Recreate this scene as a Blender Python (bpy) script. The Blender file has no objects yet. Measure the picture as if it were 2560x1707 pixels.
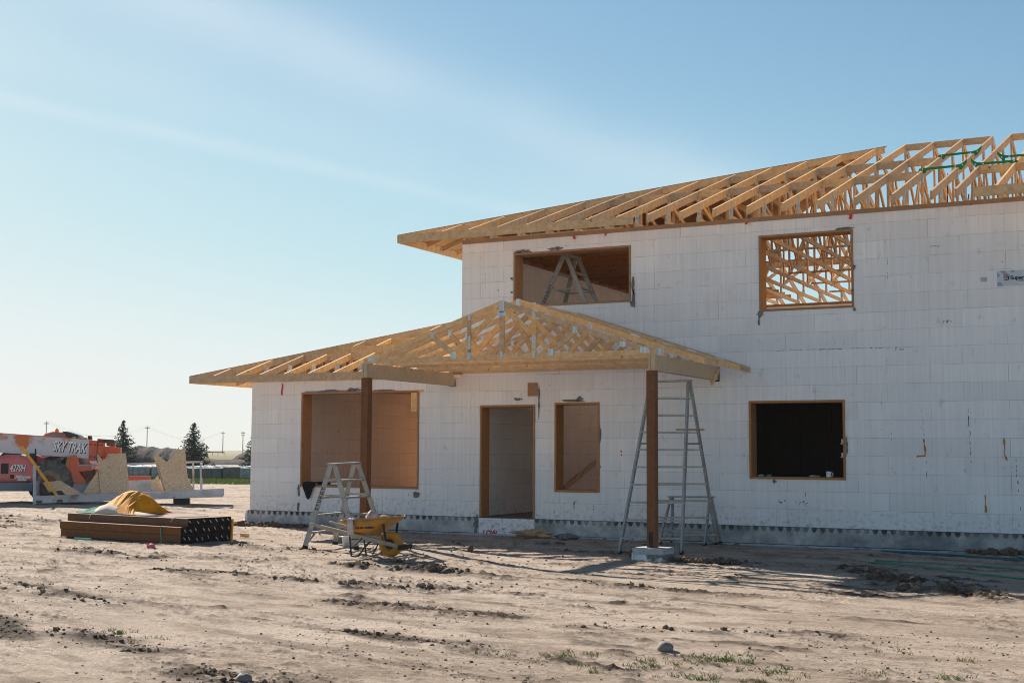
import bpy, math, random
import numpy as np
from mathutils import Vector, Matrix
random.seed(7)
R = math.radians
C = bpy.context.scene.collection
SC = bpy.context.scene

# ------------------------------------------------------------------ helpers
class MB:
    """collects shapes that become ONE mesh object"""
    def __init__(s): s.v = []; s.f = []; s.m = []
    def add(s, vs, fs, mi=0):
        b = len(s.v); s.v += [tuple(v) for v in vs]
        s.f += [tuple(b + i for i in f) for f in fs]; s.m += [mi] * len(fs)
        return s
    def box(s, x0, y0, z0, x1, y1, z1, mi=0):
        v = [(x0,y0,z0),(x1,y0,z0),(x1,y1,z0),(x0,y1,z0),(x0,y0,z1),(x1,y0,z1),(x1,y1,z1),(x0,y1,z1)]
        return s.add(v, [(3,2,1,0),(4,5,6,7),(0,1,5,4),(1,2,6,5),(2,3,7,6),(3,0,4,7)], mi)
    def beam(s, p0, p1, w, d, side=(0,0,1), mi=0, w1=None, d1=None):
        p0 = Vector(p0); p1 = Vector(p1); a = (p1 - p0).normalized(); si = Vector(side)
        si = si - a * si.dot(a)
        if si.length < 1e-5: si = a.orthogonal()
        si.normalize(); o = a.cross(si); w1 = w if w1 is None else w1; d1 = d if d1 is None else d1
        v = [p0 - si*w/2 - o*d/2, p0 + si*w/2 - o*d/2, p0 + si*w/2 + o*d/2, p0 - si*w/2 + o*d/2,
             p1 - si*w1/2 - o*d1/2, p1 + si*w1/2 - o*d1/2, p1 + si*w1/2 + o*d1/2, p1 - si*w1/2 + o*d1/2]
        return s.add(v, [(3,2,1,0),(4,5,6,7),(0,1,5,4),(1,2,6,5),(2,3,7,6),(3,0,4,7)], mi)
    def prism(s, poly, t0, t1, axis='x', mi=0):
        """poly in the plane across `axis`, extruded t0..t1 (x: poly=(y,z); y: poly=(x,z); z: poly=(x,y))"""
        def P(u, w, t): return (t,u,w) if axis == 'x' else ((u,t,w) if axis == 'y' else (u,w,t))
        n = len(poly); v = [P(u,w,t0) for u,w in poly] + [P(u,w,t1) for u,w in poly]
        f = [tuple(range(n-1,-1,-1)), tuple(range(n,2*n))] + [(i,(i+1)%n,n+(i+1)%n,n+i) for i in range(n)]
        return s.add(v, f, mi)
    def tube(s, pts, r, n=6, mi=0, cap=True):
        pts = [Vector(p) for p in pts]; rs = r if isinstance(r, (list,tuple)) else [r]*len(pts)
        b = len(s.v); prev = None
        for i, p in enumerate(pts):
            t = (pts[min(i+1,len(pts)-1)] - pts[max(i-1,0)]).normalized()
            if prev is None: u = t.orthogonal().normalized()
            else:
                u = prev - t*prev.dot(t)
                u = u.normalized() if u.length > 1e-6 else t.orthogonal().normalized()
            prev = u; w = t.cross(u)
            for k in range(n):
                a = 2*math.pi*k/n; s.v.append(tuple(p + (u*math.cos(a) + w*math.sin(a))*rs[i]))
        for i in range(len(pts)-1):
            for k in range(n):
                s.f.append((b+i*n+k, b+i*n+(k+1)%n, b+(i+1)*n+(k+1)%n, b+(i+1)*n+k)); s.m.append(mi)
        if cap:
            s.f.append(tuple(b+k for k in range(n-1,-1,-1))); s.m.append(mi)
            e = b+(len(pts)-1)*n; s.f.append(tuple(e+k for k in range(n))); s.m.append(mi)
        return s
    def lathe(s, prof, c=(0,0,0), axis='z', n=24, mi=0):
        """prof: list of (radius, height) turned about `axis` through c"""
        b = len(s.v)
        for r, h in prof:
            for k in range(n):
                a = 2*math.pi*k/n; x, y = r*math.cos(a), r*math.sin(a)
                p = (x,y,h) if axis == 'z' else ((h,x,y) if axis == 'x' else (x,h,y))
                s.v.append((p[0]+c[0], p[1]+c[1], p[2]+c[2]))
        for i in range(len(prof)-1):
            for k in range(n):
                s.f.append((b+i*n+k, b+i*n+(k+1)%n, b+(i+1)*n+(k+1)%n, b+(i+1)*n+k)); s.m.append(mi)
        s.f.append(tuple(b+k for k in range(n-1,-1,-1))); s.m.append(mi)
        e = b+(len(prof)-1)*n; s.f.append(tuple(e+k for k in range(n))); s.m.append(mi)
        return s
    def lump(s, c, r, mi=0, sq=.7, jag=.35):
        ph = (1+5**.5)/2
        base = [(-1,ph,0),(1,ph,0),(-1,-ph,0),(1,-ph,0),(0,-1,ph),(0,1,ph),(0,-1,-ph),(0,1,-ph),(ph,0,-1),(ph,0,1),(-ph,0,-1),(-ph,0,1)]
        fs = [(0,11,5),(0,5,1),(0,1,7),(0,7,10),(0,10,11),(1,5,9),(5,11,4),(11,10,2),(10,7,6),(7,1,8),(3,9,4),(3,4,2),(3,2,6),(3,6,8),(3,8,9),(4,9,5),(2,4,11),(6,2,10),(8,6,7),(9,8,1)]
        q = random.random()*6.28; ca, sa = math.cos(q), math.sin(q); ex = random.uniform(.8,1.4)
        vs = []
        for x,y,z in base:
            k = r/1.9*(1+random.uniform(-jag,jag)); x*=ex
            vs.append((c[0]+(x*ca-y*sa)*k, c[1]+(x*sa+y*ca)*k, c[2]+z*k*sq))
        return s.add(vs, fs, mi)
    def grid(s, rows, mif=None):
        b = len(s.v); n = len(rows[0])
        for r_ in rows: s.v += [tuple(p) for p in r_]
        for i in range(len(rows)-1):
            for k in range(n-1):
                s.f.append((b+i*n+k, b+(i+1)*n+k, b+(i+1)*n+k+1, b+i*n+k+1)); s.m.append(mif(i,k) if mif else 0)
        return s
    def build(s, name, mats, parent=None, smooth=False, loc=None):
        me = bpy.data.meshes.new(name); me.from_pydata(s.v, [], s.f)
        mats = mats if isinstance(mats, (list,tuple)) else [mats]
        for m in mats: me.materials.append(m)
        if len(mats) > 1: me.polygons.foreach_set('material_index', s.m)
        if smooth: me.polygons.foreach_set('use_smooth', [True]*len(me.polygons))
        me.update()
        o = bpy.data.objects.new(name, me); C.objects.link(o)
        if parent: o.parent = parent
        if loc: o.location = loc
        return o

def tag(o, label=None, cat=None, group=None, kind=None):
    if label: o['label'] = label
    if cat: o['category'] = cat
    if group: o['group'] = group
    if kind: o['kind'] = kind
    return o
def empty(name, loc=(0,0,0), rz=0, label=None, cat=None, group=None):
    o = bpy.data.objects.new(name, None); C.objects.link(o); o.location = loc; o.rotation_euler = (0,0,rz)
    o.empty_display_size = .2
    return tag(o, label, cat, group)
def copy_tree(o, parent=None):
    c = o.copy(); C.objects.link(c)
    if parent: c.parent = parent
    for ch in [x for x in bpy.data.objects if x.parent == o]: copy_tree(ch, c)
    return c
def text_mesh(name, txt, size, mat, parent, M, shear=0, bold=0, ext=.002, sx=1):
    cu = bpy.data.curves.new(name, 'FONT'); cu.body = txt; cu.size = size; cu.shear = shear
    cu.offset = bold; cu.extrude = ext; cu.align_x = 'CENTER'; cu.align_y = 'CENTER'; cu.resolution_u = 3
    t = bpy.data.objects.new(name+'_c', cu); C.objects.link(t)
    bpy.context.view_layer.update()
    me = bpy.data.meshes.new_from_object(t.evaluated_get(bpy.context.evaluated_depsgraph_get()))
    bpy.data.objects.remove(t); me.name = name
    me.materials.clear(); me.materials.append(mat)
    me.transform(M @ Matrix.Diagonal((sx,1,1,1)))
    o = bpy.data.objects.new(name, me); C.objects.link(o); o.parent = parent
    return o

# ------------------------------------------------------------------ materials
def new_mat(name):
    m = bpy.data.materials.new(name); m.use_nodes = True
    nt = m.node_tree; b = nt.nodes['Principled BSDF']
    return m, nt, b
def N(nt, t, **kw):
    n = nt.nodes.new(t)
    for k, v in kw.items():
        if k in n.inputs: n.inputs[k].default_value = v
        else: setattr(n, k, v)
    return n
def mth(nt, op, a, b=None, c=None, clamp=False):
    n = nt.nodes.new('ShaderNodeMath'); n.operation = op; n.use_clamp = clamp
    for i, x in enumerate((a, b, c)):
        if x is None: continue
        if isinstance(x, (int,float)): n.inputs[i].default_value = x
        else: nt.links.new(x, n.inputs[i])
    return n.outputs[0]
def mix(nt, fac, a, b, mode='MIX'):
    n = nt.nodes.new('ShaderNodeMix'); n.data_type = 'RGBA'; n.blend_type = mode
    for i, x in ((0,fac),(6,a),(7,b)):
        if isinstance(x, (int,float)): n.inputs[i].default_value = x
        elif isinstance(x, tuple): n.inputs[i].default_value = x + ((1,) if len(x) == 3 else ())
        else: nt.links.new(x, n.inputs[i])
    return n.outputs[2]
def ramp(nt, x, a, b):
    n = nt.nodes.new('ShaderNodeMapRange'); n.inputs[1].default_value = a; n.inputs[2].default_value = b
    nt.links.new(x, n.inputs[0]); return n.outputs[0]
def coords(nt, kind='Object', scale=(1,1,1)):
    t = nt.nodes.new('ShaderNodeTexCoord'); mp = nt.nodes.new('ShaderNodeMapping'); mp.inputs['Scale'].default_value = scale
    nt.links.new(t.outputs[kind], mp.inputs[0]); return mp.outputs[0]
def noise(nt, vec, scale, detail=3, rough=.55):
    n = N(nt, 'ShaderNodeTexNoise', Scale=scale, Detail=detail, Roughness=rough); nt.links.new(vec, n.inputs['Vector']); return n.outputs[0]
def bump(nt, b, h, strength=.3, dist=.01):
    n = N(nt, 'ShaderNodeBump', Strength=strength, Distance=dist); nt.links.new(h, n.inputs['Height']); nt.links.new(n.outputs[0], b.inputs['Normal'])

def simple(name, col, rough=.6, metal=0, var=.18, scale=6, bmp=0, spec=.4, dirt=None):
    m, nt, b = new_mat(name); v = coords(nt)
    n = noise(nt, v, scale, 4); f = ramp(nt, n, .3, .7)
    lo = tuple(max(c*(1-var), 0) for c in col); hi = tuple(min(c*(1+var), 1) for c in col)
    c = mix(nt, f, lo, hi)
    if dirt:
        d = ramp(nt, noise(nt, v, scale*.5, 6, .7), .52, .66); c = mix(nt, d, c, dirt)
    nt.links.new(c, b.inputs['Base Color']); b.inputs['Roughness'].default_value = rough; b.inputs['Metallic'].default_value = metal
    b.inputs['Specular IOR Level'].default_value = spec
    if bmp: bump(nt, b, noise(nt, v, scale*4, 4), bmp, .01)
    return m

def wood(name, a, bcol, knots=True, rvar=.5, rough=.65):
    """sawn timber: colour shifts board to board (object random), grain, knots"""
    m, nt, b = new_mat(name); v = coords(nt)
    oi = nt.nodes.new('ShaderNodeObjectInfo'); rnd = oi.outputs['Random']
    g = noise(nt, coords(nt, 'Object', (5,5,5)), 2.2, 5, .65)
    g2 = noise(nt, coords(nt, 'Object', (14,14,60)), 1.0, 3, .6)
    f = mth(nt, 'ADD', mth(nt, 'MULTIPLY', ramp(nt, g, .3, .72), .6), mth(nt, 'MULTIPLY', g2, .4), clamp=True)
    c = mix(nt, f, a, bcol)
    sh = mth(nt, 'ADD', 1-rvar/2, mth(nt, 'MULTIPLY', rnd, rvar))
    c = mix(nt, 1.0, c, N(nt, 'ShaderNodeCombineColor').outputs[0], 'MULTIPLY') if False else c
    hs = N(nt, 'ShaderNodeHueSaturation'); nt.links.new(sh, hs.inputs['Value']); nt.links.new(c, hs.inputs['Color'])
    nt.links.new(mth(nt, 'ADD', .85, mth(nt, 'MULTIPLY', rnd, .3)), hs.inputs['Saturation']); c = hs.outputs[0]
    if knots:
        vo = N(nt, 'ShaderNodeTexVoronoi', Scale=3.4); nt.links.new(v, vo.inputs['Vector'])
        k = mth(nt, 'LESS_THAN', vo.outputs['Distance'], .085)
        c = mix(nt, mth(nt, 'MULTIPLY', k, .65), c, (.12,.05,.02))
    nt.links.new(c, b.inputs['Base Color']); b.inputs['Roughness'].default_value = rough; b.inputs['Specular IOR Level'].default_value = .25
    return m

def osb_mat(name='osb', ca=(.44,.30,.175), cb=(.74,.56,.38)):
    m, nt, b = new_mat(name); v = coords(nt, 'Object', (1,1,1))
    n1 = noise(nt, v, 26, 3, .6); vo = N(nt, 'ShaderNodeTexVoronoi', Scale=30); nt.links.new(v, vo.inputs['Vector'])
    f = mth(nt, 'ADD', mth(nt, 'MULTIPLY', ramp(nt, n1, .35, .65), .6), mth(nt, 'MULTIPLY', N(nt,'ShaderNodeSeparateColor').outputs[0] if False else vo.outputs['Distance'], .5), clamp=True)
    c = mix(nt, f, ca, cb)
    d = ramp(nt, noise(nt, v, 9, 5, .7), .56, .68); c = mix(nt, mth(nt, 'MULTIPLY', d, .45), c, (.25,.14,.06))
    nt.links.new(c, b.inputs['Base Color']); b.inputs['Roughness'].default_value = .75; b.inputs['Specular IOR Level'].default_value = .2
    return m

def icf_mat():
    """white foam forms: coursed joints, faint vertical ribs, grime and scuffs"""
    m, nt, b = new_mat('white_foam'); t = nt.nodes.new('ShaderNodeTexCoord'); sp = nt.nodes.new('ShaderNodeSeparateXYZ')
    nt.links.new(t.outputs['Object'], sp.inputs[0])
    u = mth(nt, 'ADD', sp.outputs[0], sp.outputs[1]); z = sp.outputs[2]
    cv = nt.nodes.new('ShaderNodeCombineXYZ'); nt.links.new(u, cv.inputs[0]); nt.links.new(z, cv.inputs[1]); uv = cv.outputs[0]
    jit = mth(nt, 'MULTIPLY', mth(nt, 'SUBTRACT', noise(nt, uv, .9, 2), .5), .012)
    cv2 = nt.nodes.new('ShaderNodeCombineXYZ'); nt.links.new(mth(nt, 'ADD', u, jit), cv2.inputs[0]); nt.links.new(mth(nt, 'ADD', z, jit), cv2.inputs[1])
    br = N(nt, 'ShaderNodeTexBrick', Scale=1.0); br.inputs['Brick Width'].default_value = 1.2192; br.inputs['Row Height'].default_value = .3048
    br.inputs['Mortar Size'].default_value = .0042; br.inputs['Mortar Smooth'].default_value = .2
    br.inputs['Color1'].default_value = (0,0,0,1); br.inputs['Color2'].default_value = (1,1,1,1); br.inputs['Bias'].default_value = 0
    br.offset = .42; br.offset_frequency = 2; br.squash = 1
    nt.links.new(cv2.outputs[0], br.inputs['Vector'])
    joint = mth(nt, 'MULTIPLY', br.outputs['Fac'], ramp(nt, noise(nt, uv, 2.3, 3), .34, .66))
    # tint from block to block
    vb = N(nt, 'ShaderNodeTexVoronoi', Scale=1.0); 
    base = mix(nt, ramp(nt, noise(nt, uv, .55, 4), .3, .7), (.83,.835,.85), (.92,.92,.92))
    base = mix(nt, .10, base, br.outputs['Color'], 'MULTIPLY')
    rib = nt.nodes.new('ShaderNodeMapping'); rib.inputs['Scale'].default_value = (16,.35,1); nt.links.new(uv, rib.inputs[0])
    rb = ramp(nt, noise(nt, rib.outputs[0], 1.0, 3, .7), .35, .7)
    base = mix(nt, mth(nt, 'MULTIPLY', rb, .34), base, (.58,.585,.60))
    # thin vertical scores on a regular 8-inch tie spacing, broken by noise
    fr = mth(nt, 'FRACT', mth(nt, 'DIVIDE', u, .2032)); line = mth(nt, 'LESS_THAN', mth(nt, 'ABSOLUTE', mth(nt, 'SUBTRACT', fr, .5)), .016)
    line = mth(nt, 'MULTIPLY', line, ramp(nt, noise(nt, uv, 1.6, 3), .46, .64))
    base = mix(nt, mth(nt, 'MULTIPLY', line, .42), base, (.33,.33,.34))
    base = mix(nt, mth(nt, 'MULTIPLY', joint, .50), base, (.20,.19,.18))
    # scuffs and dark specks
    st = nt.nodes.new('ShaderNodeMapping'); st.inputs['Scale'].default_value = (2.2,1.5,1); nt.links.new(uv, st.inputs[0])
    sc = ramp(nt, noise(nt, st.outputs[0], 2.4, 7, .72), .59, .74)
    base = mix(nt, mth(nt, 'MULTIPLY', sc, .55), base, (.30,.28,.26))
    tan = ramp(nt, noise(nt, uv, .8, 5, .65), .60, .78); base = mix(nt, mth(nt, 'MULTIPLY', tan, .25), base, (.55,.45,.36))
    vs = N(nt, 'ShaderNodeTexVoronoi', Scale=4.5); nt.links.new(cv2.outputs[0], vs.inputs['Vector'])
    spk = mth(nt, 'MULTIPLY', mth(nt, 'LESS_THAN', vs.outputs['Distance'], mth(nt, 'MULTIPLY', .085, noise(nt, uv, 3.0, 4, .7))), ramp(nt, noise(nt, uv, .8, 3), .48, .60))
    base = mix(nt, mth(nt, 'MULTIPLY', spk, .8), base, (.10,.09,.09))
    # splash-back dirt near the ground
    low = ramp(nt, mth(nt, 'ADD', z, mth(nt, 'MULTIPLY', noise(nt, st.outputs[0], 2.2, 6, .7), .5)),   .72, .10)
    sp2 = mth(nt, 'MULTIPLY', low, ramp(nt, noise(nt, uv, 11, 6, .75), .50, .68), clamp=True)
    base = mix(nt, mth(nt, 'MULTIPLY', sp2, .85), base, (.14,.15,.16))
    nt.links.new(base, b.inputs['Base Color']); b.inputs['Roughness'].default_value = .8; b.inputs['Specular IOR Level'].default_value = .2
    h = mth(nt, 'SUBTRACT', mth(nt, 'MULTIPLY', rb, .2), joint); bump(nt, b, h, .4, .006)
    return m

def foundation_mat():
    m, nt, b = new_mat('stained_concrete'); t = nt.nodes.new('ShaderNodeTexCoord'); sp = nt.nodes.new('ShaderNodeSeparateXYZ')
    nt.links.new(t.outputs['Object'], sp.inputs[0]); u = mth(nt, 'ADD', sp.outputs[0], sp.outputs[1]); z = sp.outputs[2]
    cv = nt.nodes.new('ShaderNodeCombineXYZ'); nt.links.new(u, cv.inputs[0]); nt.links.new(z, cv.inputs[1]); uv = cv.outputs[0]
    c = mix(nt, ramp(nt, noise(nt, uv, 3.5, 6, .65), .32, .68), (.40,.40,.40), (.74,.73,.71))
    c = mix(nt, mth(nt, 'MULTIPLY', ramp(nt, noise(nt, uv, 14, 5, .7), .55, .7), .6), c, (.13,.13,.14))
    wv = ramp(nt, mth(nt, 'ADD', noise(nt, uv, .8, 6, .7), mth(nt, 'MULTIPLY', u, .012)), .52, .74); c = mix(nt, mth(nt, 'MULTIPLY', wv, .8), c, (.12,.135,.15))
    w2 = ramp(nt, noise(nt, uv, 4.5, 6, .75), .54, .66); c = mix(nt, mth(nt, 'MULTIPLY', w2, .55), c, (.17,.16,.15))
    # tar dabs left by the form castellations
    fr = mth(nt, 'FRACT', mth(nt, 'DIVIDE', u, .147)); n9 = noise(nt, uv, 22, 4, .7)
    d_ = mth(nt, 'ABSOLUTE', mth(nt, 'SUBTRACT', fr, .5)); e_ = mth(nt, 'SUBTRACT', 1.0, mth(nt, 'POWER', mth(nt, 'DIVIDE', d_, .34), 2.0))
    fm = nt.nodes.new('ShaderNodeMapping'); fm.inputs['Scale'].default_value = (4,.6,1); nt.links.new(uv, fm.inputs[0]); fr9 = noise(nt, fm.outputs[0], 22, 3, .7)
    on = ramp(nt, e_, .0, .35)
    thr = mth(nt, 'MULTIPLY', mth(nt, 'ADD', mth(nt, 'MULTIPLY', e_, .05), mth(nt, 'MULTIPLY', fr9, .075)), -1.0)
    dz = ramp(nt, mth(nt, 'SUBTRACT', z, thr), -.012, .016)
    c = mix(nt, mth(nt, 'MULTIPLY', mth(nt, 'MULTIPLY', on, dz), ramp(nt, noise(nt, uv, 1.3, 4), .30, .55)), c, (.06,.065,.07))
    top = mth(nt, 'GREATER_THAN', z, mth(nt, 'SUBTRACT', .004, mth(nt, 'MULTIPLY', n9, .028))); c = mix(nt, mth(nt, 'MULTIPLY', top, .8), c, (.06,.07,.075))
    base = mth(nt, 'LESS_THAN', z, mth(nt, 'ADD', -.315, mth(nt, 'MULTIPLY', n9, .03))); c = mix(nt, mth(nt, 'MULTIPLY', base, .85), c, (.03,.03,.03))  # near-black band painted along the foot for the shade of the trench
    nt.links.new(c, b.inputs['Base Color']); b.inputs['Roughness'].default_value = .85; b.inputs['Specular IOR Level'].default_value = .2
    bump(nt, b, noise(nt, uv, 30, 5), .4, .01)
    return m

def ground_mat():
    m, nt, b = new_mat('dry_clay_soil'); t = nt.nodes.new('ShaderNodeTexCoord'); P = t.outputs['Object']
    at = nt.nodes.new('ShaderNodeAttribute'); at.attribute_name = 'damp'; damp = at.outputs['Fac']
    st = nt.nodes.new('ShaderNodeMapping'); st.inputs['Scale'].default_value = (.55,1.3,1); st.inputs['Rotation'].default_value = (0,0,R(-14)); nt.links.new(P, st.inputs[0]); S = st.outputs[0]
    big = ramp(nt, noise(nt, S, .35, 5, .6), .34, .66)
    c = mix(nt, big, (.44,.355,.285), (.58,.485,.405))
    mid = ramp(nt, noise(nt, S, 2.2, 7, .68), .46, .62)
    c = mix(nt, mth(nt, 'MULTIPLY', mid, .62), c, (.215,.16,.118))
    pale = ramp(nt, noise(nt, S, 1.1, 5, .6), .56, .7); c = mix(nt, mth(nt, 'MULTIPLY', pale, .5), c, (.66,.565,.48))
    fine = ramp(nt, noise(nt, P, 17, 6, .75), .5, .72); c = mix(nt, mth(nt, 'MULTIPLY', fine, .72), c, (.15,.108,.08))
    spk = ramp(nt, noise(nt, P, 60, 3, .6), .62, .72); c = mix(nt, mth(nt, 'MULTIPLY', spk, .5), c, (.10,.07,.05))  # dark specks painted in for the small shadows of clods
    c = mix(nt, mth(nt, 'MULTIPLY', damp, 1.25, clamp=True), c, (.075,.054,.040))
    # far fields beyond the yard
    sp = nt.nodes.new('ShaderNodeVectorMath'); sp.operation = 'LENGTH'; nt.links.new(P, sp.inputs[0])
    far = ramp(nt, sp.outputs['Value'], 130, 170); c = mix(nt, far, c, mix(nt, ramp(nt, noise(nt, P, .012, 4), .4, .6), (.13,.13,.05), (.27,.21,.11)))
    nt.links.new(c, b.inputs['Base Color']); b.inputs['Roughness'].default_value = .95; b.inputs['Specular IOR Level'].default_value = .1
    h = mth(nt, 'ADD', mth(nt, 'MULTIPLY', ramp(nt, noise(nt, P, 26, 8, .8), .45, .75), .7), mth(nt, 'MULTIPLY', ramp(nt, noise(nt, P, 80, 5, .8), .5, .75), .5)); bump(nt, b, h, 1.0, .02)
    return m

def two_tone(name, a, c2, lo, hi, scale=2.5, rough=.45, metal=0, spec=.5):
    m, nt, b = new_mat(name); v = coords(nt); f = ramp(nt, noise(nt, v, scale, 5, .6), lo, hi)
    c = mix(nt, f, a, c2); nt.links.new(c, b.inputs['Base Color']); b.inputs['Roughness'].default_value = rough
    b.inputs['Metallic'].default_value = metal; b.inputs['Specular IOR Level'].default_value = spec
    return m

def plate_mat():
    m, nt, b = new_mat('pressed_steel_plate'); v = coords(nt)
    w = N(nt, 'ShaderNodeTexWave', Scale=14.0, Distortion=.6); w.bands_direction = 'X'; nt.links.new(v, w.inputs['Vector'])
    c = mix(nt, w.outputs['Fac'], (.36,.43,.46), (.74,.80,.82)); nt.links.new(c, b.inputs['Base Color'])
    b.inputs['Roughness'].default_value = .5; b.inputs['Metallic'].default_value = .15
    return m

def glass_mat(name, col=(.05,.07,.08)):
    m, nt, b = new_mat(name); v = coords(nt)
    c = mix(nt, ramp(nt, noise(nt, v, 2.0, 3), .35, .65), col, tuple(x*2.2 for x in col)); nt.links.new(c, b.inputs['Base Color'])
    b.inputs['Roughness'].default_value = .08; b.inputs['Specular IOR Level'].default_value = .8
    return m

M = dict(
    wood=wood('spruce_lumber', (.47,.265,.11), (.82,.59,.35)),
    web=wood('spruce_web', (.46,.25,.095), (.80,.555,.31)),
    buck=wood('stained_buck_lumber', (.30,.125,.035), (.47,.23,.085), rvar=.2),
    rim=wood('buck_edge_lumber', (.29,.150,.066), (.43,.245,.12), rvar=.2),
    post=wood('treated_brown_timber', (.115,.045,.017), (.23,.098,.038), rvar=.25),
    glulam=wood('laminated_beam', (.46,.33,.20), (.62,.47,.31), knots=True, rvar=.12),
    osb=osb_mat(), osbshade=osb_mat('shaded_roof_board', (.34,.185,.075), (.56,.345,.16)), icf=icf_mat(), found=foundation_mat(), ground=ground_mat(), plate=plate_mat(),  # roof copy of the board darkened to stand for its shaded underside
    alu=simple('worn_aluminium', (.33,.33,.325), .5, .5, .25, 9, .1, .5, (.32,.29,.25)),
    alu_wood=simple('weathered_ladder_step', (.42,.36,.29), .6, .25, .25, 8),
    black=simple('black_steel', (.018,.018,.02), .5, .2, .3, 6),
    rubber=simple('black_rubber', (.02,.02,.021), .75, 0, .3, 12, .3, .2, (.10,.085,.07)),
    tyre=simple('dusty_tyre', (.10,.105,.11), .85, 0, .4, 7, .3, .2, (.20,.17,.14)),
    yellow=two_tone('yellow_tray_paint', (.46,.205,.016), (.27,.15,.05), .46, .66, 6),
    yplast=simple('yellow_plastic', (.72,.36,.03), .45, 0, .12, 5),
    ywheel=simple('yellow_tyre_rubber', (.48,.21,.018), .55, 0, .2, 6, .1, .4, (.30,.17,.07)),
    handle=wood('grey_weathered_handle', (.27,.21,.15), (.44,.36,.27), knots=False, rvar=.1),
    conc=simple('plain_concrete', (.40,.41,.42), .85, 0, .18, 8, .3, .2),
    white=simple('white_paint', (.72,.73,.74), .5, 0, .06, 3, 0, .4, (.42,.38,.34)),
    binwhite=simple('chipped_white_steel', (.44,.46,.50), .6, 0, .2, 3, 0, .3, (.22,.18,.16)),
    orange=two_tone('faded_orange_paint', (.62,.10,.035), (.48,.13,.07), .4, .7, 1.4),
    pink=two_tone('sun_faded_red_plastic', (.56,.13,.13), (.66,.20,.19), .35, .7, .9, .4),
    boomw=two_tone('peeling_boom_paint', (.58,.58,.62), (.58,.16,.045), .50, .56, 1.05, .5),
    grey=simple('grey_chassis_paint', (.17,.20,.23), .6, 0, .15, 3, 0, .4),
    rust=simple('dark_rusty_steel', (.16,.065,.04), .8, .1, .4, 5),
    glass=glass_mat('tinted_glass'), cabglass=glass_mat('pale_cab_glass', (.14,.22,.22)),
    amber=simple('amber_lens', (.8,.22,.01), .3, 0, .1, 4),
    lettering_white=simple('white_lettering', (.82,.83,.86), .5, 0, .04, 3),
    lettering_black=simple('black_lettering', (.015,.018,.025), .5, 0, .1, 3),
    lettering_red=simple('red_lettering', (.45,.02,.035), .5, 0, .1, 3),
    signblue=two_tone('sign_panel_blue', (.50,.56,.62), (.55,.61,.66), .45, .55, 2),
    signdark=simple('sign_panel_slate', (.27,.33,.42), .5, 0, .05, 3),
    tarp_o=simple('orange_tarp', (.72,.27,.012), .75, 0, .3, 5, .3, .08, (.34,.20,.03)),
    tarp_w=simple('dusty_white_tarp', (.50,.44,.39), .85, 0, .2, 4, .3, .05),
    tarp_g=simple('green_tarp', (.02,.16,.12), .8, 0, .25, 6, .3, .05),
    endgrain=simple('tarred_end_grain', (.012,.010,.010), .8, 0, .5, 9, .3, .2),
    tagwhite=simple('white_end_tag', (.75,.76,.78), .5, 0, .05, 4),
    teal=simple('teal_strap', (.02,.36,.30), .4, 0, .1, 4),
    red=simple('red_ribbon', (.62,.01,.012), .5, 0, .15, 6),
    green=simple('green_enamel', (.012,.20,.03), .4, 0, .12, 5),
    rope=simple('green_hose', (.01,.23,.16), .5, 0, .15, 6),
    ropeblue=simple('dark_teal_cable', (.01,.09,.10), .5, 0, .15, 6),
    cloth=simple('black_cloth', (.008,.009,.012), .9, 0, .5, 8, .5, .2),
    rag=simple('grey_rag', (.45,.43,.44), .9, 0, .3, 9, .5, .1, (.2,.15,.13)),
    card=simple('brown_paper', (.42,.29,.18), .85, 0, .15, 6, .2, .1),
    foam=simple('grey_foam_fill', (.17,.17,.175), .95, 0, .3, 18, .6, .1),
    sealant=simple('cured_orange_foam', (.46,.19,.03), .8, 0, .25, 12, .4, .2),
    stone=simple('pale_stone', (.19,.178,.165), .8, 0, .2, 14, .3),
    soil=simple('dark_moist_soil', (.13,.092,.064), .95, 0, .4, 14, .6, .05),
    soilpale=simple('dry_soil_lump', (.34,.26,.19), .95, 0, .3, 16, .6, .05),
    wrap=simple('dark_pallet_wrap', (.035,.055,.065), .25, 0, .4, 3, .3, .6),
    wrapg=simple('grey_stone_pallet', (.23,.255,.27), .5, 0, .35, 4, .3, .4),
    wraptop=simple('white_pallet_cover', (.80,.81,.83), .5, 0, .1, 3),
    bark=simple('spruce_bark', (.08,.055,.04), .9, 0, .3, 9),
    needles=two_tone('spruce_needles', (.012,.034,.024), (.040,.075,.042), .38, .62, 1.6, .8, 0, .2),
    pole=simple('grey_utility_timber', (.16,.13,.11), .9, 0, .2, 3),
    mound=simple('brown_earth', (.062,.052,.047), .95, 0, .4, .5, .6, .05),
    grassg=two_tone('green_grass', (.10,.19,.025), (.17,.24,.05), .4, .6, 8, .7, 0, .2),
    straw=two_tone('dry_grass', (.34,.25,.09), (.26,.22,.07), .4, .6, 8, .8, 0, .2),
    pipe=simple('pale_blue_pipe', (.34,.42,.47), .5, 0, .2, 5, 0, .4, (.12,.12,.12)),
    mug=simple('white_ceramic', (.85,.85,.87), .25, 0, .03, 3), floor=simple('slab', (.58,.26,.075), .8, 0, .2, 1.5),  # floor orange chosen so bounced sun warms the inside walls
    roofdark=simple('dark_cab_roof', (.025,.038,.048), .4, 0, .15, 3), rimtan=simple('dusty_rim', (.20,.165,.12), .8, .1, .3, 6), slabgrey=simple('grey_slab', (.17,.155,.14), .85, 0, .2, 2), dark=wood('dark_partition_board', (.020,.013,.009), (.045,.028,.018), rvar=.2),
)

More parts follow.
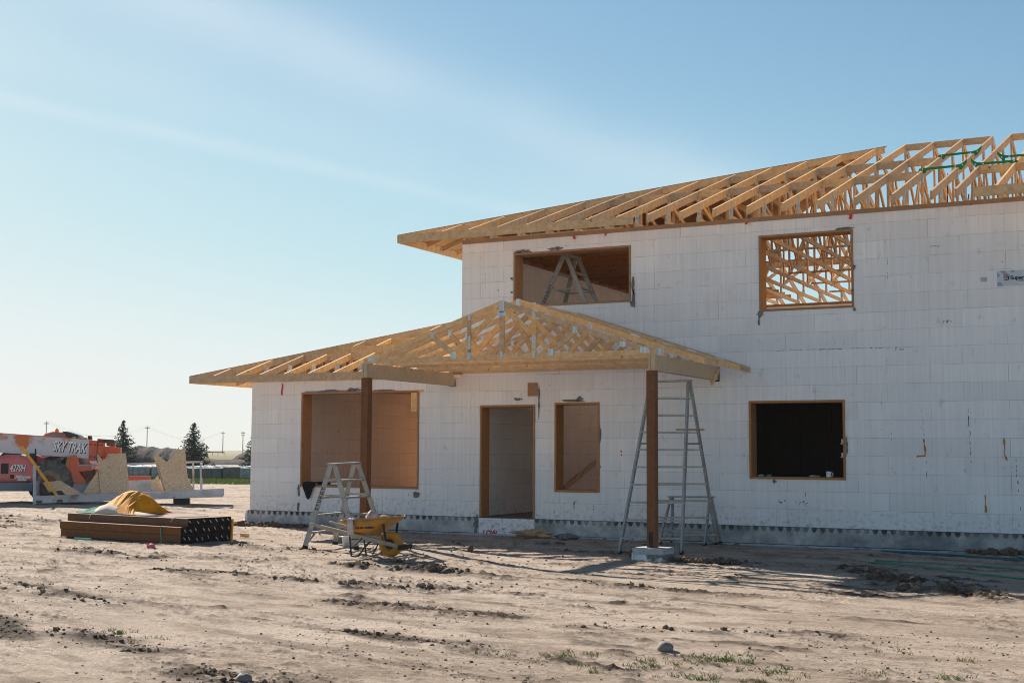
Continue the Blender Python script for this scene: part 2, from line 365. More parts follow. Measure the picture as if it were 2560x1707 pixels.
# ------------------------------------------------------------------ ground height
def sst(a, b, x):
    t = np.clip((x-a)/(b-a), 0, 1); return t*t*(3-2*t)
def zbase(x, y):
    a = sst(-2.6, -.5, y)*sst(-6, -1, x)
    return -.41 + .085*a + .08*sst(9.0, 6.2, x)*(1-a) + .08*sst(-2.5, -12, x)
def zg(x, y): return float(zbase(np.float64(x), np.float64(y)))

# camera frame, for laying out the far yard by bearing and distance from the photographer
CAM = Vector((17.917, -22.478, 1.27))
yaw, pitch, roll = 0.47730, 0.083742, 0.004957
fw = Vector((-math.sin(yaw)*math.cos(pitch), math.cos(yaw)*math.cos(pitch), math.sin(pitch)))
rt0 = Vector((math.cos(yaw), math.sin(yaw), 0)); up0 = rt0.cross(fw)
rt = rt0*math.cos(roll) + up0*math.sin(roll); up = up0*math.cos(roll) - rt0*math.sin(roll)
FPX = 3274.1
fh = Vector((-math.sin(yaw), math.cos(yaw), 0))
def far(px, Z, z=0.):
    """point on the bearing of photo column px, Z metres out"""
    p = CAM + fh*Z + rt0*((px-1280)/FPX*(Z*.9965-.13)); return Vector((p.x, p.y, z))

# ------------------------------------------------------------------ the house
house = empty('house', (0,0,0), label='unfinished two-storey house of white foam block walls with open timber roof trusses', cat='house')

def wall_cells(mb, plane, t0, t1, us, zs, solid):
    """slab t0..t1 with the faces between solid cells left out; plane 'x': runs along x; 'y': runs along y"""
    us = sorted(set(us)); zs = sorted(set(zs)); nu, nz = len(us)-1, len(zs)-1
    S = [[solid((us[i]+us[i+1])/2, (zs[j]+zs[j+1])/2) for j in range(nz)] for i in range(nu)]
    def P(u, t, z): return (u,t,z) if plane == 'x' else (t,u,z)
    def q(*p):
        b = len(mb.v); mb.v += [P(*a) for a in p]; mb.f.append((b,b+1,b+2,b+3) if plane == 'x' else (b+3,b+2,b+1,b)); mb.m.append(0)
    for i in range(nu):
        for j in range(nz):
            if not S[i][j]: continue
            a, c, z0, z1 = us[i], us[i+1], zs[j], zs[j+1]
            q((a,t0,z0),(c,t0,z0),(c,t0,z1),(a,t0,z1)); q((c,t1,z0),(a,t1,z0),(a,t1,z1),(c,t1,z1))
            if i == 0 or not S[i-1][j]: q((a,t1,z0),(a,t0,z0),(a,t0,z1),(a,t1,z1))
            if i == nu-1 or not S[i+1][j]: q((c,t0,z0),(c,t1,z0),(c,t1,z1),(c,t0,z1))
            if j == 0 or not S[i][j-1]: q((a,t1,z0),(c,t1,z0),(c,t0,z0),(a,t0,z0))
            if j == nz-1 or not S[i][j+1]: q((a,t0,z1),(c,t0,z1),(c,t1,z1),(a,t1,z1))
    return mb
def inside(o, u, z): return o[0] < u < o[1] and o[2] < z < o[3]

XL = 5.17; LD = 11.0; UD = 13.88; XR = 24.0; LT = 2.715; UT = 5.365
WIN = dict(big=(1.31,4.21,.512,2.487), door=(5.60,6.797,0,2.168), slim=(7.21,8.14,.515,2.197), low=(11.005,12.695,.813,2.18),
           up=(6.32,8.775,4.047,5.112), upr=(11.215,12.88,3.752,5.108))
POCK = [(4.895,5.055,2.548,LT), (10.30,10.475,2.535,2.80)]
op = list(WIN.values()) + POCK
us = [0, XL, XR] + [v for o in op for v in o[:2]]; zs = [0, LT, UT] + [v for o in op for v in o[2:]]
mb = MB()
wall_cells(mb, 'x', 0, .30, us, zs, lambda u, z: z < (LT if u < XL else UT) and not any(inside(o,u,z) for o in op))
mb.build('front_wall', M['icf'], house)
mb = MB(); wall_cells(mb, 'y', 0, .30, [.30, 6.8, 10.3, LD-.3], [0, .2, 2.55, LT], lambda u, z: not (6.8 < u < 10.3 and .2 < z < 2.55)); mb.build('side_wall', M['icf'], house)  # unseen opening added so sun enters and lights the room by bounce
# the two-storey block's own side wall, both back walls, their openings added to let light in
mb = MB(); dg = (7.2, 8.6, 0, 2.2); wall_cells(mb, 'y', XL, XL+.30, [.30, 7.2, 8.6, UD-.3], [0, 2.2, UT], lambda u, z: not inside(dg,u,z)); mb.build('side_wall', M['icf'], house)
bo = [(5.6,10.8,0,2.85), (12.5,14.5,.9,2.2), (5.7,10.6,3.35,5.2), (15,17,3.8,5.1)]
mb = MB(); wall_cells(mb, 'x', UD-.3, UD, [XL,XR]+[v for o in bo for v in o[:2]], [0,UT]+[v for o in bo for v in o[2:]], lambda u, z: not any(inside(o,u,z) for o in bo)); mb.build('back_wall', M['icf'], house)
bo2 = [(3.9,4.6,.9,2.0)]
mb = MB(); wall_cells(mb, 'x', LD-.3, LD, [0,XL,3.9,4.6], [0,.9,2.0,LT], lambda u, z: not any(inside(o,u,z) for o in bo2)); mb.build('back_wall', M['icf'], house)
mb = MB(); wall_cells(mb, 'y', XR-.3, XR, [.30, UD-.3], [0, UT], lambda u, z: True); mb.build('side_wall', M['icf'], house)
# footing wall under the foam, standing 15 mm proud
mb = MB(); mb.box(-.035,-.015,-.9, 5.60,.02,-.002); mb.box(6.797,-.015,-.9, XR,.02,-.002); mb.box(-.035,.02,-.9, 0,LD,-.002)
mb.build('foundation', M['found'], house)
MB().box(5.60,-.022,-.9, 6.797,.02,-.012).build('foundation_step', M['icf'], house)
mb = MB()
for p in [[(-.12,-.55),(-.035,-.5),(-.035,0),(-.07,-.05),(-.085,-.2)]]: mb.prism(p, -.05, .25, 'y')
mb.build('foundation_corner', M['icf'], house)
MB().box(.3,.3,-.2, XL,LD-.3,-.01).build('floor_slab', M['floor'], house)
MB().box(XL,.3,-.2, XR-.3,3.2,-.012).build('floor_slab', M['slabgrey'], house)
MB().box(XL,3.2,-.2, XR-.3,UD-.3,-.010).build('floor_slab', M['floor'], house)
MB().box(.3,.75,LT-.03, XL-.002,LD-.3,LT-.012).build('ceiling_panel', M['osb'], house)  # ceiling added to keep sky light out of the low wing
mb = MB()
for k in range(20): mb.box(XL+.36,.33+.6*k,5.345, 8.7 if k < 10 else 7.0,.33+.6*k+.57,5.362)
mb.build('ceiling_panel', M['buck'], house)
MB().box(XL+.30,.31,5.235, XL+.345,UD-.31,5.345).build('ceiling_ledger', M['buck'], house)
for k in range(20): MB().box(XL+.346,.60+.6*k,5.255, 8.7 if k < 10 else 7.0,.638+.6*k,5.344).build('ceiling_joist', M['buck'], house)
mb = MB(); mb.box(9.4,.3,3.05, XR-.3,UD-.3,3.30); mb.box(XL+.3,.3,3.05, 9.4,3.2,3.30); mb.box(XL+.3,9.3,3.05, 9.4,UD-.3,3.30)
mb.build('upper_floor', M['osb'], house)
mb = MB(); mb.box(8.9,3.4,-.01, 17,3.5,3.05); mb.box(8.8,.3,-.01, 8.9,3.5,3.05)  # partition put in to block back light, near-black so the room stays dark
mb.build('light_block_partition', M['dark'], house)
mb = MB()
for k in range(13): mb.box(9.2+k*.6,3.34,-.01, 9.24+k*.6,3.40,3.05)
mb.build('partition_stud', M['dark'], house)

def buck(name, o, sill=True, label=None, mat='buck'):
    """timber lining of an opening: four boards through the wall, with paler sawn edges on the face"""
    x0,x1,z0,z1 = o; t = .042; f = MB(); d0, d1 = -.004, .312
    f.box(x0,d0,z1-t, x1,d1,z1); f.box(x0,d0,z0+(t if sill else 0), x0+t,d1,z1-t); f.box(x1-t,d0,z0+(t if sill else 0), x1,d1,z1-t)
    if sill: f.box(x0,d0,z0, x1,d1,z0+t)
    ob = f.build(name, M[mat], house)
    if label: ob['label'] = label
    e = MB(); y0, y1 = -.016, -.0045; g = .004
    e.box(x0+g,y0,z1-t+g, x1-g,y1,z1-g); e.box(x0+g,y0,z0+g, x0+t-g,y1,z1-t+g-.003); e.box(x1-t+g,y0,z0+g, x1-g,y1,z1-t+g-.003)
    if sill: e.box(x0+t-g+.003,y0,z0+g, x1-t+g-.003,y1,z0+t-g)
    e.build('casing_edge', M['rim'], ob)
    return ob
buck('window_frame', WIN['big'], label='wide window frame in the low wing, black cloth on its sill')
buck('window_frame', WIN['slim'], label='narrow window frame beside the door')
buck('window_frame', WIN['low'], label='dark ground-floor window frame with a mug on its sill')
buck('window_frame', WIN['up'], label='wide upper window frame with a ladder standing behind it')
buck('window_frame', WIN['upr'], label='upper window frame with open trusses and sky behind it')
buck('door_frame', WIN['door'], sill=False)
mb = MB(); mb.box(4.19,-.02,2.452, 4.32,-.001,2.49); mb.box(4.03,-.030,2.06, 4.165,-.017,2.44); mb.build('frame_offcut', M['wood'], house)
MB().box(6.64,-.012,2.33, 6.85,-.001,2.585).build('wall_patch', M['rim'], house)
# brace leaning on the inside wall behind the slim window
MB().beam((XL+.345,4.1,.47),(XL+.345,5.8,1.03),.04,.09,(1,0,0)).build('wall_brace', M['wood'], house)

# wall plates
mb = MB(); mb.box(XL,-.012,UT, XR,.28,UT+.038); mb.box(XL+.004,-.009,UT+.0385, XR,.28,UT+.077); mb.box(XL,.28,UT, XL+.28,UD,UT+.077); mb.box(XL,UD-.28,UT, XR,UD-.001,UT+.076)
mb.build('wall_plate', M['rim'], house)
mb = MB(); mb.box(0,-.008,LT, 4.88,.28,LT+.075); mb.box(0,.28,LT, .28,LD,LT+.075); mb.build('wall_plate', M['wood'], house)

# ---- upper roof trusses (span front to back)
ZP = UT+.078; HY = UD/2; PD = .148; CH = .0890
def ztop(y): return 5.783 + min(y, UD-y)/3.0
def upper_truss(x, yh, parent):
    """yh: where the slope stops (hip trusses are flat from there); full trusses have yh = ridge"""
    hip = yh < HY-.05; zt = lambda y: min(ztop(y), 5.783+yh/3.0); t = .019
    tr = MB().box(-t,.01,ZP, t,UD-.01,ZP+CH).build('roof_truss', M['wood'], parent, loc=(x,0,0))
    yh2 = UD-yh
    MB().prism([(-.9,ztop(-.9)),(yh,zt(yh)),(yh,zt(yh)-PD),(-.9,ztop(-.9)-PD)], -t, t).build('top_chord', M['wood'], tr)
    MB().prism([(UD+.9,ztop(UD+.9)),(UD+.9,ztop(UD+.9)-PD),(yh2,zt(yh2)-PD),(yh2,zt(yh2))], -t, t).build('top_chord', M['wood'], tr)
    if hip: MB().box(-t,yh,zt(yh)-PD, t,yh2,zt(yh)).build('top_chord', M['wood'], tr)
    ys = [.12, 1.85, 3.75, 5.45, HY]; ys = ys + [UD-y for y in ys[-2::-1]]; w = .017
    def pt(y, z, a=.05, b=.09): MB().box(-.0212,y-a,z-b, .0212,y+a,z+b).build('connector_plate', M['plate'], tr)
    for y in ys:
        zz = zt(y)-PD; 
        if zz - ZP - CH < .06: continue
        MB().box(-w,y-.042,ZP+CH, w,y+.042,zz-(.0 if hip and yh<y<yh2 else .012)).build('web', M['web'], tr)
        pt(y, zz+.02); pt(y, ZP+.08)
    for i in range(len(ys)-1):
        a, b2 = (ys[i], ys[i+1]) if ys[i+1] <= HY+.01 else (ys[i+1], ys[i])
        za = zt(a)-PD-.06; s = 1 if b2 > a else -1
        if za-ZP-CH < .12: continue
        MB().beam((0,a+s*.06,za),(0,b2-s*.07,ZP+CH+.05),2*w-.002,.086,(1,0,0)).build('web', M['web'], tr)
    return tr
xs = [XL+.02+.61*k for k in range(16)]              # up to 14.34
xs2 = [14.72+.61*k for k in range(10)]
full = None; allx = []
for x in xs + xs2:
    yh = x - XL
    if yh < .3: yh = .05
    if yh < HY-.05: upper_truss(x, yh, house)
    elif full is None: full = upper_truss(x, HY, house)
    else: copy_tree(full, house).location = (x,0,0)
    allx.append((x, min(yh, HY)))
# blocking rows between the top chords, front and back slopes, and along the ridge
bd = PD-.006
for row, xa, xb in ((1.83,7.5,13.95),(3.85,9.3,13.95),(1.80,14.6,24),(HY-.02,12.2,14.5),(HY-.02,14.6,24),(UD-1.83,7.5,24),(UD-3.85,9.3,24)):
    for (x0,h0),(x1,h1) in zip(allx, allx[1:]):
        yy = min(row, UD-row)
        if x0 < xa-.3 or x1 > xb+.3 or h0 < yy-.08 or x1-x0 < .5: continue
        z = ztop(row)-.003
        MB().box(x0+.020,row-.019,z-bd, x1-.020,row+.019,z).build('blocking', M['wood'], house)
# lateral braces laid over the bottom chords
for y in (2.6, 4.6, 6.2, 8.2, 10.3, 12.2):
    MB().box(9.5,y-.04,ZP+CH+.001, 20,y+.04,ZP+CH+.038).build('chord_brace', M['web'], house)
# hip end: sheathing, hip rafter, rafter tails, fascias
def sheath(pts, t, name):
    n = len(pts); v = [(x,y,z+.003) for x,y,z in pts] + [(x,y,z+.003+t) for x,y,z in pts]
    return MB().add(v, [tuple(range(n-1,-1,-1)), tuple(range(n,2*n))] + [(i,(i+1)%n,n+(i+1)%n,n+i) for i in range(n)]).build(name, M['osbshade'], house)
EX = XL-.9; zu = lambda x: 5.783+(x-XL)/3.0
sheath([(EX-.03,-.93,zu(EX-.03)), (XL+HY,HY,zu(XL+HY)), (EX-.03,UD+.93,zu(EX-.03))], .012, 'roof_sheathing')
MB().beam((EX,-.9,zu(EX)-PD/2),(XL+HY-.05,HY-.05,zu(XL+HY-.05)-PD/2),.038,.142,(1,-1,0)).build('hip_rafter', M['wood'], house)
for k in range(25):
    y = -.45+.61*k
    if y > UD+.5: break
    x1 = min(XL+.55, XL+y-.05) if y < .6 else XL+.55
    if x1 < EX+.2: x1 = EX+.42
    MB().prism([(EX,zu(EX)),(x1,zu(x1)),(x1,zu(x1)-.095),(EX,zu(EX)-.095)], y-.019, y+.019, 'y').build('rafter_tail', M['wood'], house)
# jack chords running in from the hip end, seen through the upper window
for k in range(1,22):
    y = .45+.61*k
    if y > UD-.4: break
    MB().box(XL+.02,y-.019,ZP+CH+.04, XL+3.0,y+.019,ZP+CH+.13).build('jack_chord', M['wood'], house)
f0, f1 = 5.325, 5.481
mb = MB().box(EX-.038,-.938,f0, 9.19,-.9005,f1); o = mb.build('fascia', M['wood'], house); o['label'] = 'long front fascia board of the upper roof'
MB().box(EX-.038,-.9,f0, EX-.0005,UD+.9,f1-.01).build('fascia', M['wood'], house)
MB().box(15.0,-.938,f0, XR,-.9005,f1).build('fascia', M['wood'], house)

# ---- lower wing roof: step-down hip trusses run along x, jacks run out to the front eave
zl = lambda d: 3.128+d/3.0; LP = LT+.076
for k in range(1, 9):
    Y = .61*k; tr = MB().box(.02,Y-.019,LP, XL-.02,Y+.019,LP+CH).build('wing_truss', M['wood'], house)
    MB().box(Y,Y-.019,zl(Y)-PD, XL-.02,Y+.019,zl(Y)).build('top_chord', M['wood'], tr)
    MB().prism([(-.9,zl(-.9)),(Y,zl(Y)),(Y,zl(Y)-PD),(-.9,zl(-.9)-PD)], Y-.019, Y+.019, 'y').build('top_chord', M['wood'], tr)
    for x in [.3+.61*j for j in range(8)]:
        h = min(zl(x), zl(Y))-PD
        if h-LP-CH > .08: MB().box(x-.042,Y-.017,LP+CH, x+.042,Y+.017,h-.014).build('web', M['web'], tr)
for k in range(1, 9):   # back half, mostly hidden
    Y = LD-.61*k; d = LD-Y
    MB().prism([(-.9,zl(-.9)),(d,zl(d)),(d,zl(d)-PD),(-.9,zl(-.9)-PD)], Y-.019, Y+.019, 'y').build('wing_truss', M['wood'], house)
for k in range(9):
    x = -.31+.61*k; y1 = min(.588, x-.03) if x < .6 else .588
    j = MB().prism([(-.9,zl(-.9)),(y1,zl(y1)),(y1,zl(y1)-.13),(-.9,zl(-.9)-.13)], x-.019, x+.019).build('jack_rafter', M['wood'], house)
    if x > .2:
        MB().box(x-.019,.01,LP, x+.019,y1-.01,LP+CH).build('bottom_chord', M['wood'], j)
        MB().box(x-.017,.06,LP+CH, x+.017,.145,zl(.06)-.135).build('web', M['web'], j)
        MB().box(x-.0212,.03,zl(0)-.20, x+.0212,.16,zl(0)-.05).build('connector_plate', M['plate'], j)
for k in range(6):      # infill chords between the steps
    x = 1.75+.61*k
    for a, b2 in ((1.241,1.809),(2.461,3.029)):
        if x > a+.2 and x < XL: MB().prism([(a,zl(a)),(b2,zl(b2)),(b2,zl(b2)-.09),(a,zl(a)-.09)], x-.019, x+.019).build('jack_rafter', M['wood'], house)
sheath([(-.93,-.93,zl(-.93)), (XL-.01,XL-.01,zl(XL-.01)), (XL-.01,LD-XL+.01,zl(XL-.01)), (-.93,LD+.93,zl(-.93))], .012, 'roof_sheathing')
MB().beam((-.9,-.9,zl(-.9)-.07),(XL-.05,XL-.05,zl(XL-.05)-.07),.038,.14,(1,-1,0)).build('hip_rafter', M['wood'], house)
for k in range(20):
    y = -.4+.61*k
    if y > LD+.5: break
    x1 = .3 if y > .4 else max(-.6, y-.1)
    MB().prism([(-.9,zl(-.9)),(x1,zl(x1)),(x1,zl(x1)-.095),(-.9,zl(-.9)-.095)], y-.019, y+.019, 'y').build('rafter_tail', M['wood'], house)
o = MB().box(-.938,-.938,2.672, 4.34,-.9005,2.824).build('fascia', M['wood'], house); o['label'] = 'front fascia board of the low wing roof'
MB().box(-.938,-.9,2.672, -.9005,LD+.9,2.815).build('fascia', M['wood'], house)

# scuffs, foam fills and sealant stuck to the face
def patch(mbm, x, z, w, h, y=-.0155, n=19, j=.48):
    pts = []
    for k in range(n):
        a = 2*math.pi*k/n; r = 1+random.uniform(-j, j); pts.append((x+w/2*math.cos(a)*r, z+h/2*math.sin(a)*r))
    mbm.prism(pts, y, -.0005, 'y')
fo = MB()
for x,z,w,h in ((6.50,5.14,.40,.07),(6.42,5.11,.20,.05),(7.25,5.145,.30,.06),(8.82,4.35,.045,.30),(8.83,4.15,.06,.34),(8.79,4.02,.07,.10),(11.23,3.70,.13,.14),(11.21,3.58,.03,.18),(12.88,4.45,.07,.09),(12.70,5.13,.30,.035),(12.89,3.72,.05,.05),
                (2.0,2.50,.9,.05),(2.6,2.515,.35,.07),(3.3,2.50,.5,.03),(7.60,2.23,.42,.045),(7.72,2.26,.13,.08),(6.42,2.27,.16,.05),(11.45,.775,.08,.05),(12.72,1.4,.03,.3),
                (1.28,.45,.05,.35),(1.28,.1,.05,.16),(6.28,4.62,.05,.05),(6.28,4.35,.05,.05),(5.53,-.15,.10,.32),(4.15,.4,.16,.10),(6.88,2.25,.03,.5),(8.15,1.6,.04,.3)):
    patch(fo, x, z, w, h)
fo.build('foam_fill', M['foam'], house)['kind'] = 'stuff'
dk = MB()
for x,z,w,h in ((13.985,1.86,.012,.18),(13.99,1.55,.02,.28),(14.02,1.0,.015,.3),(14.70,1.85,.022,.30),(14.72,1.45,.018,.4),(14.73,1.2,.015,.3),(15.42,1.05,.02,.3),(15.44,.75,.022,.16),(15.46,.5,.014,.25),(13.46,1.65,.013,.32),(5.70,4.72,.02,.14),(5.71,4.55,.008,.3),(5.98,4.37,.03,.1),(2.3,.13,.02,.24),(3.36,.12,.02,.24),(3.98,.35,.012,.3),(12.0,.6,.03,.16),(12.9,3.05,1.3,.018),(11.9,3.055,.9,.01),(7.62,.22,.05,.22),(8.02,.24,.02,.08),(11.95,.42,.16,.07),(11.55,.43,.1,.05),(13.62,3.02,.12,.03),(14.2,4.72,.2,.015),(13.45,4.35,.012,.45),(13.41,2.72,.01,.3),(14.4,3.45,.15,.04)):
    big_ = w > .03 and h < .26 and w < .4
    if w >= .4 or h > 3*w:
        n_ = max(2, int(max(w,h)/.07))
        for q in range(n_):
            t_ = (q+random.uniform(.2,.8))/n_-.5
            if random.random() < .22: continue
            if h > w: patch(dk, x+random.uniform(-.004,.004), z+t_*h, w*random.uniform(.35,.8), h/n_*random.uniform(.5,1.25), -.0022, 9, .5)
            else: patch(dk, x+t_*w, z+random.uniform(-.004,.004), w/n_*random.uniform(.5,1.3), h*random.uniform(.4,1), -.0022, 9, .5)
    else:
        for q in range(9): patch(dk, x+random.gauss(0,w*.33), z+random.gauss(0,h*.33), random.uniform(.008,.028), random.uniform(.008,.03), -.0022, 7, .5)
dk.build('dark_scuff', M['foam'], house)['kind'] = 'stuff'
se = MB()
for P3 in ([(13.995,1.52),(13.99,1.40),(14.005,1.36),(14.005,1.235),(13.87,1.225)], [(15.24,1.53),(15.25,1.25),(15.285,1.17)], [(14.93,.605),(14.935,.33)], [(12.715,1.52),(12.72,1.28)], [(8.15,1.02),(8.16,.98)]):
    Q3 = []
    for (xa_,za_),(xb_,zb_) in zip(P3, P3[1:]): Q3 += [(xa_+(xb_-xa_)*t_/4+random.uniform(-.006,.006), za_+(zb_-za_)*t_/4) for t_ in range(4)]
    Q3.append(P3[-1]); se.tube([(x,-.002,z) for x,z in Q3], [random.choice((.005,.007,.008,.012,.018)) for _ in Q3], 6)
se.build('sealant_drip', M['sealant'], house)
tg = MB(); tg.box(14.945,-.006,4.078, 15.045,-.001,4.153); tg.build('paper_label', M['rag'], house)

# ------------------------------------------------------------------ porch
porch = empty('porch', (7.68,-1.5,-.4), label='open timber entry porch with a small gable of trusses on two brown posts', cat='porch')
PM = Matrix.Translation((-7.68,1.5,.4))
def pb(mbm, name, mat, parent=None):
    if parent is None:
        mbm.v = [(x-7.68,y+1.5,z+.4) for x,y,z in mbm.v]
        return mbm.build(name, M[mat], porch)
    mbm.v = [(x-7.68,y+1.5,z+.4) for x,y,z in mbm.v]
    o = mbm.build(name, M[mat], parent); return o
YP = [-3.05+.61*k for k in range(5)] + [-.024]
B0, B1 = 2.806, 2.895; AX = 7.68
for i, y in enumerate(YP):
    front = i == 0; t = .019; za = 3.807 if front else 3.895; w = .0165
    xe = 10.456 if front else 10.398
    tr = pb(MB().box(4.908,y-t,B0, xe,y+t,B1), 'roof_truss', 'wood')
    zt = lambda x: za-abs(x-AX)/3.0
    if front:
        pl_ = [(4.947,B1+.0005),(AX,za),(AX,za-.094),(5.229,B1+.0005)]; pr_ = [(AX,za),(10.413,B1+.0005),(10.131,B1+.0005),(AX,za-.094)]
    else:
        pl_ = [(4.93,zt(4.93)),(AX,za),(AX,za-.094),(5.0,zt(5.0)-.094),(4.93,B1+.001)]; pr_ = [(AX,za),(11.04,zt(11.04)),(11.04,zt(11.04)-.094),(AX,za-.094)]
    pb(MB().prism(pl_, y-t, y+t, 'y'), 'top_chord', 'wood', tr); pb(MB().prism(pr_, y-t, y+t, 'y'), 'top_chord', 'wood', tr)
    for xa, z0, xb, z1 in ((6.72,B1+.05,6.33,zt(6.30)-.12),(6.80,B1+.05,7.60,za-.16),(8.56,B1+.05,7.76,za-.16),(8.64,B1+.05,9.03,zt(9.07)-.12)):
        pb(MB().beam((xa,y,z0),(xb,y,z1),.086,2*w,(0,0,1)), 'web', 'web', tr)
    if not front:
        for xa, xb in ((5.75,6.15),(9.2,9.6)):
            pass
    if front:
        for x in (7.06,8.29): pb(MB().box(x-.042,y-.0275,B1+.001, x+.042,y-.0192,zt(x)-.05), 'web', 'web', tr)
        pb(MB().box(AX-.042,y-w,B1, AX+.042,y+w,za-.10), 'web', 'web', tr)
    pl = []
    pts = [(6.745,B1+.01,.05,.06),(8.595,B1+.01,.05,.06),(6.33,zt(6.30)-.08,.035,.05),(9.03,zt(9.07)-.08,.035,.05),(AX,za-.10,.045,.10)]
    if front: pts += [(AX,za-.225,.09,.04),(AX,B1-.01,.028,.05),(7.06,B1-.01,.026,.055),(8.29,B1-.01,.026,.055),(7.06,zt(7.06)-.06,.024,.05),(8.29,zt(8.29)-.06,.024,.05),(7.06,3.17,.024,.055),(7.06,3.05,.024,.055),(8.29,3.14,.024,.055),(8.29,3.03,.024,.055),(5.08,B1-.005,.07,.04),(10.25,B1-.005,.07,.045),(9.88,B1+.10,.05,.045)]
    else: pts += [(10.28,B1+.01,.06,.06),(5.1,B1+.01,.06,.055)]
    for x,z,a,b2 in pts:
        s = MB(); yf = y-t-.002 if not (front and x in (7.06,8.29)) else y-.0295
        s.box(x-a,yf,z-b2, x+a,yf+.0015,z+b2); pb(s, 'connector_plate', 'plate', tr)
# loose brace behind the gable, bearing beams, posts
pb(MB().beam((7.86,-3.0,3.56),(8.03,-2.5,2.92),.09,.038,(1,0,0)), 'brace', 'wood')
for x0, x1, lb in ((4.909,5.011,'beam over the left post'),(10.333,10.446,'beam over the right post')):
    b_ = pb(MB().box(x0,-3.11,2.558, x1,.2,2.804), 'beam', 'glulam'); b_['label'] = lb
    pb(MB().box(x0+.036,-3.113,2.56, x0+.040,-3.1105,2.80), 'ply_joint', 'post', b_)
pb(MB().beam((10.468,-.42,2.47),(10.468,-.05,2.745),.038,.07,(1,0,0)), 'brace', 'wood')
pb(MB().beam((5.035,-.10,2.80),(5.2,-.03,2.80),.05,.04,(0,0,1)), 'shim', 'rim')
for x0, zb in ((4.906,-.25),(10.300,-.214)):
    p_ = pb(MB().box(x0,-3.12,zb, x0+.14,-2.98,2.557), 'post', 'post')
    pb(MB().box(x0+.035,-3.126,zb-.003, x0+.100,-3.1205,zb+.24), 'post_bracket', 'black', p_)
# printed lumber tags stapled on the chord ends
tg = []
for i, x in ((2,9.6),(3,9.95),(4,10.18),(5,10.5)):
    y = YP[i]; z = 3.895-(x-AX)/3
    pb(MB().prism([(x-.08,z+.031),(x+.08,z-.022),(x+.08,z-.075),(x-.08,z-.02)], y-.0215, y-.0195, 'y'), 'paper_tag', 'white')

def pier(x, y, ztopb, label):
    g = zg(x,y); o = empty('concrete_pier', (x,y,g), label=label, cat='concrete pier', group='concrete piers under the porch posts')
    MB().box(-.24,-.25,ztopb-g-.095, .26,.25,ztopb-g).build('block', M['conc'], o)
    b = MB().lathe([(.33,-.15),(.335,-.02),(.33,ztopb-g-.0952)], n=28); b.build('form_ring', two_tone('smeared_form_ring', (.70,.71,.72), (.10,.11,.12), .46, .56, 4), o)
    return o
pier(10.37,-3.05,-.2145,'square concrete pier in a smeared white ring under the right porch post')
pier(4.976,-3.05,-.2505,'concrete pier hidden behind the yellow wheelbarrow under the left porch post')

# ------------------------------------------------------------------ ladders
def ladder(label, A, B, A0, A1, B0, B1, levels, sturdy=False, stile=(.075,.032), stepd=.075, stepmat='alu', group='aluminium trestle ladders on the site', brace=True, thin=False):
    """double-sided trestle: apexes A,B; feet A0/B0 on one face, A1/B1 on the other"""
    A, B, A0, A1, B0, B1 = [Vector(v) for v in (A,B,A0,A1,B0,B1)]
    base = (A0+A1+B0+B1)/4; o = empty('trestle_ladder', base, label=label, cat='ladder', group=group); L = lambda v: Vector(v)-base
    tot = MB(); run = (A1-A0); run.z = 0; run.normalize(); ax = (B-A); ax.z = 0; ax.normalize(); off = .035
    legs = {}
    for n, ap, ft, s in (('A0',A,A0,-1),('A1',A,A1,1),('B0',B,B0,-1),('B1',B,B1,1)):
        top = ap+run*s*off; legs[n] = (ft, top)
        lg = MB().beam(L(ft)+Vector((0,0,.03)),L(top),stile[0],stile[1],run).build('leg', M['alu'], o)
        MB().beam(L(ft)-Vector((0,0,.005)),L(ft)+(L(top)-L(ft)).normalized()*.06,stile[0]+.012,stile[1]+.012,run).build('rubber_foot', M['rubber'], lg)
        if sturdy and n == 'A0':
            a = (top-ft).normalized(); nn = a.cross(run).normalized()
            if nn.dot(Vector((0,-1,0))) < 0: nn = -nn
            y = nn.cross(a); c = L(ft.lerp(top, .60))+nn*(stile[1]/2+.002)
            Mx = Matrix.Translation(c) @ Matrix((a,y,nn)).transposed().to_4x4()
            text_mesh('lettering', 'S T U R D Y', .075, M['lettering_black'], lg, Mx, 0, .002, .001)
    for s in ('0','1'):
        fa, ta = legs['A'+s]; fb, tb = legs['B'+s]
        for zz in levels:
            pa = fa.lerp(ta, (zz-fa.z)/(ta.z-fa.z)); pb_ = fb.lerp(tb, (zz-fb.z)/(tb.z-fb.z)); d = (pb_-pa).normalized()*.012
            st = MB().beam(L(pa-d),L(pb_+d),stepd,.03,run).build('step', M[stepmat], o)
            if zz == levels[0]:
                for (p, q) in ((pa,pb_),(pb_,pa)):
                    leg = legs[('A' if p is pa else 'B')+s]; dn = leg[0].lerp(leg[1], max(0,(zz-.2-leg[0].z)/(leg[1].z-leg[0].z)))
                    MB().beam(L(p.lerp(q,.2)),L(dn),.03,.012,run).build('corner_brace', M['alu'], o)
    MB().beam(L(A)-ax*.05+Vector((0,0,.02)),L(B)+ax*.05+Vector((0,0,.02)),.15,.03,run).build('top_cap', M['alu'], o)
    if brace:
        zz = A.z-(A.z-A0.z)*.36
        for e in ('A','B'):
            (f0_,t0_),(f1_,t1_) = legs[e+'0'], legs[e+'1']
            MB().beam(L(f0_.lerp(t0_,(zz-f0_.z)/(t0_.z-f0_.z))),L(f1_.lerp(t1_,(zz-f1_.z)/(t1_.z-f1_.z))),.03,.012,(0,0,1)).build('spreader_bar', M['alu'], o)
    return o
g3 = -.33
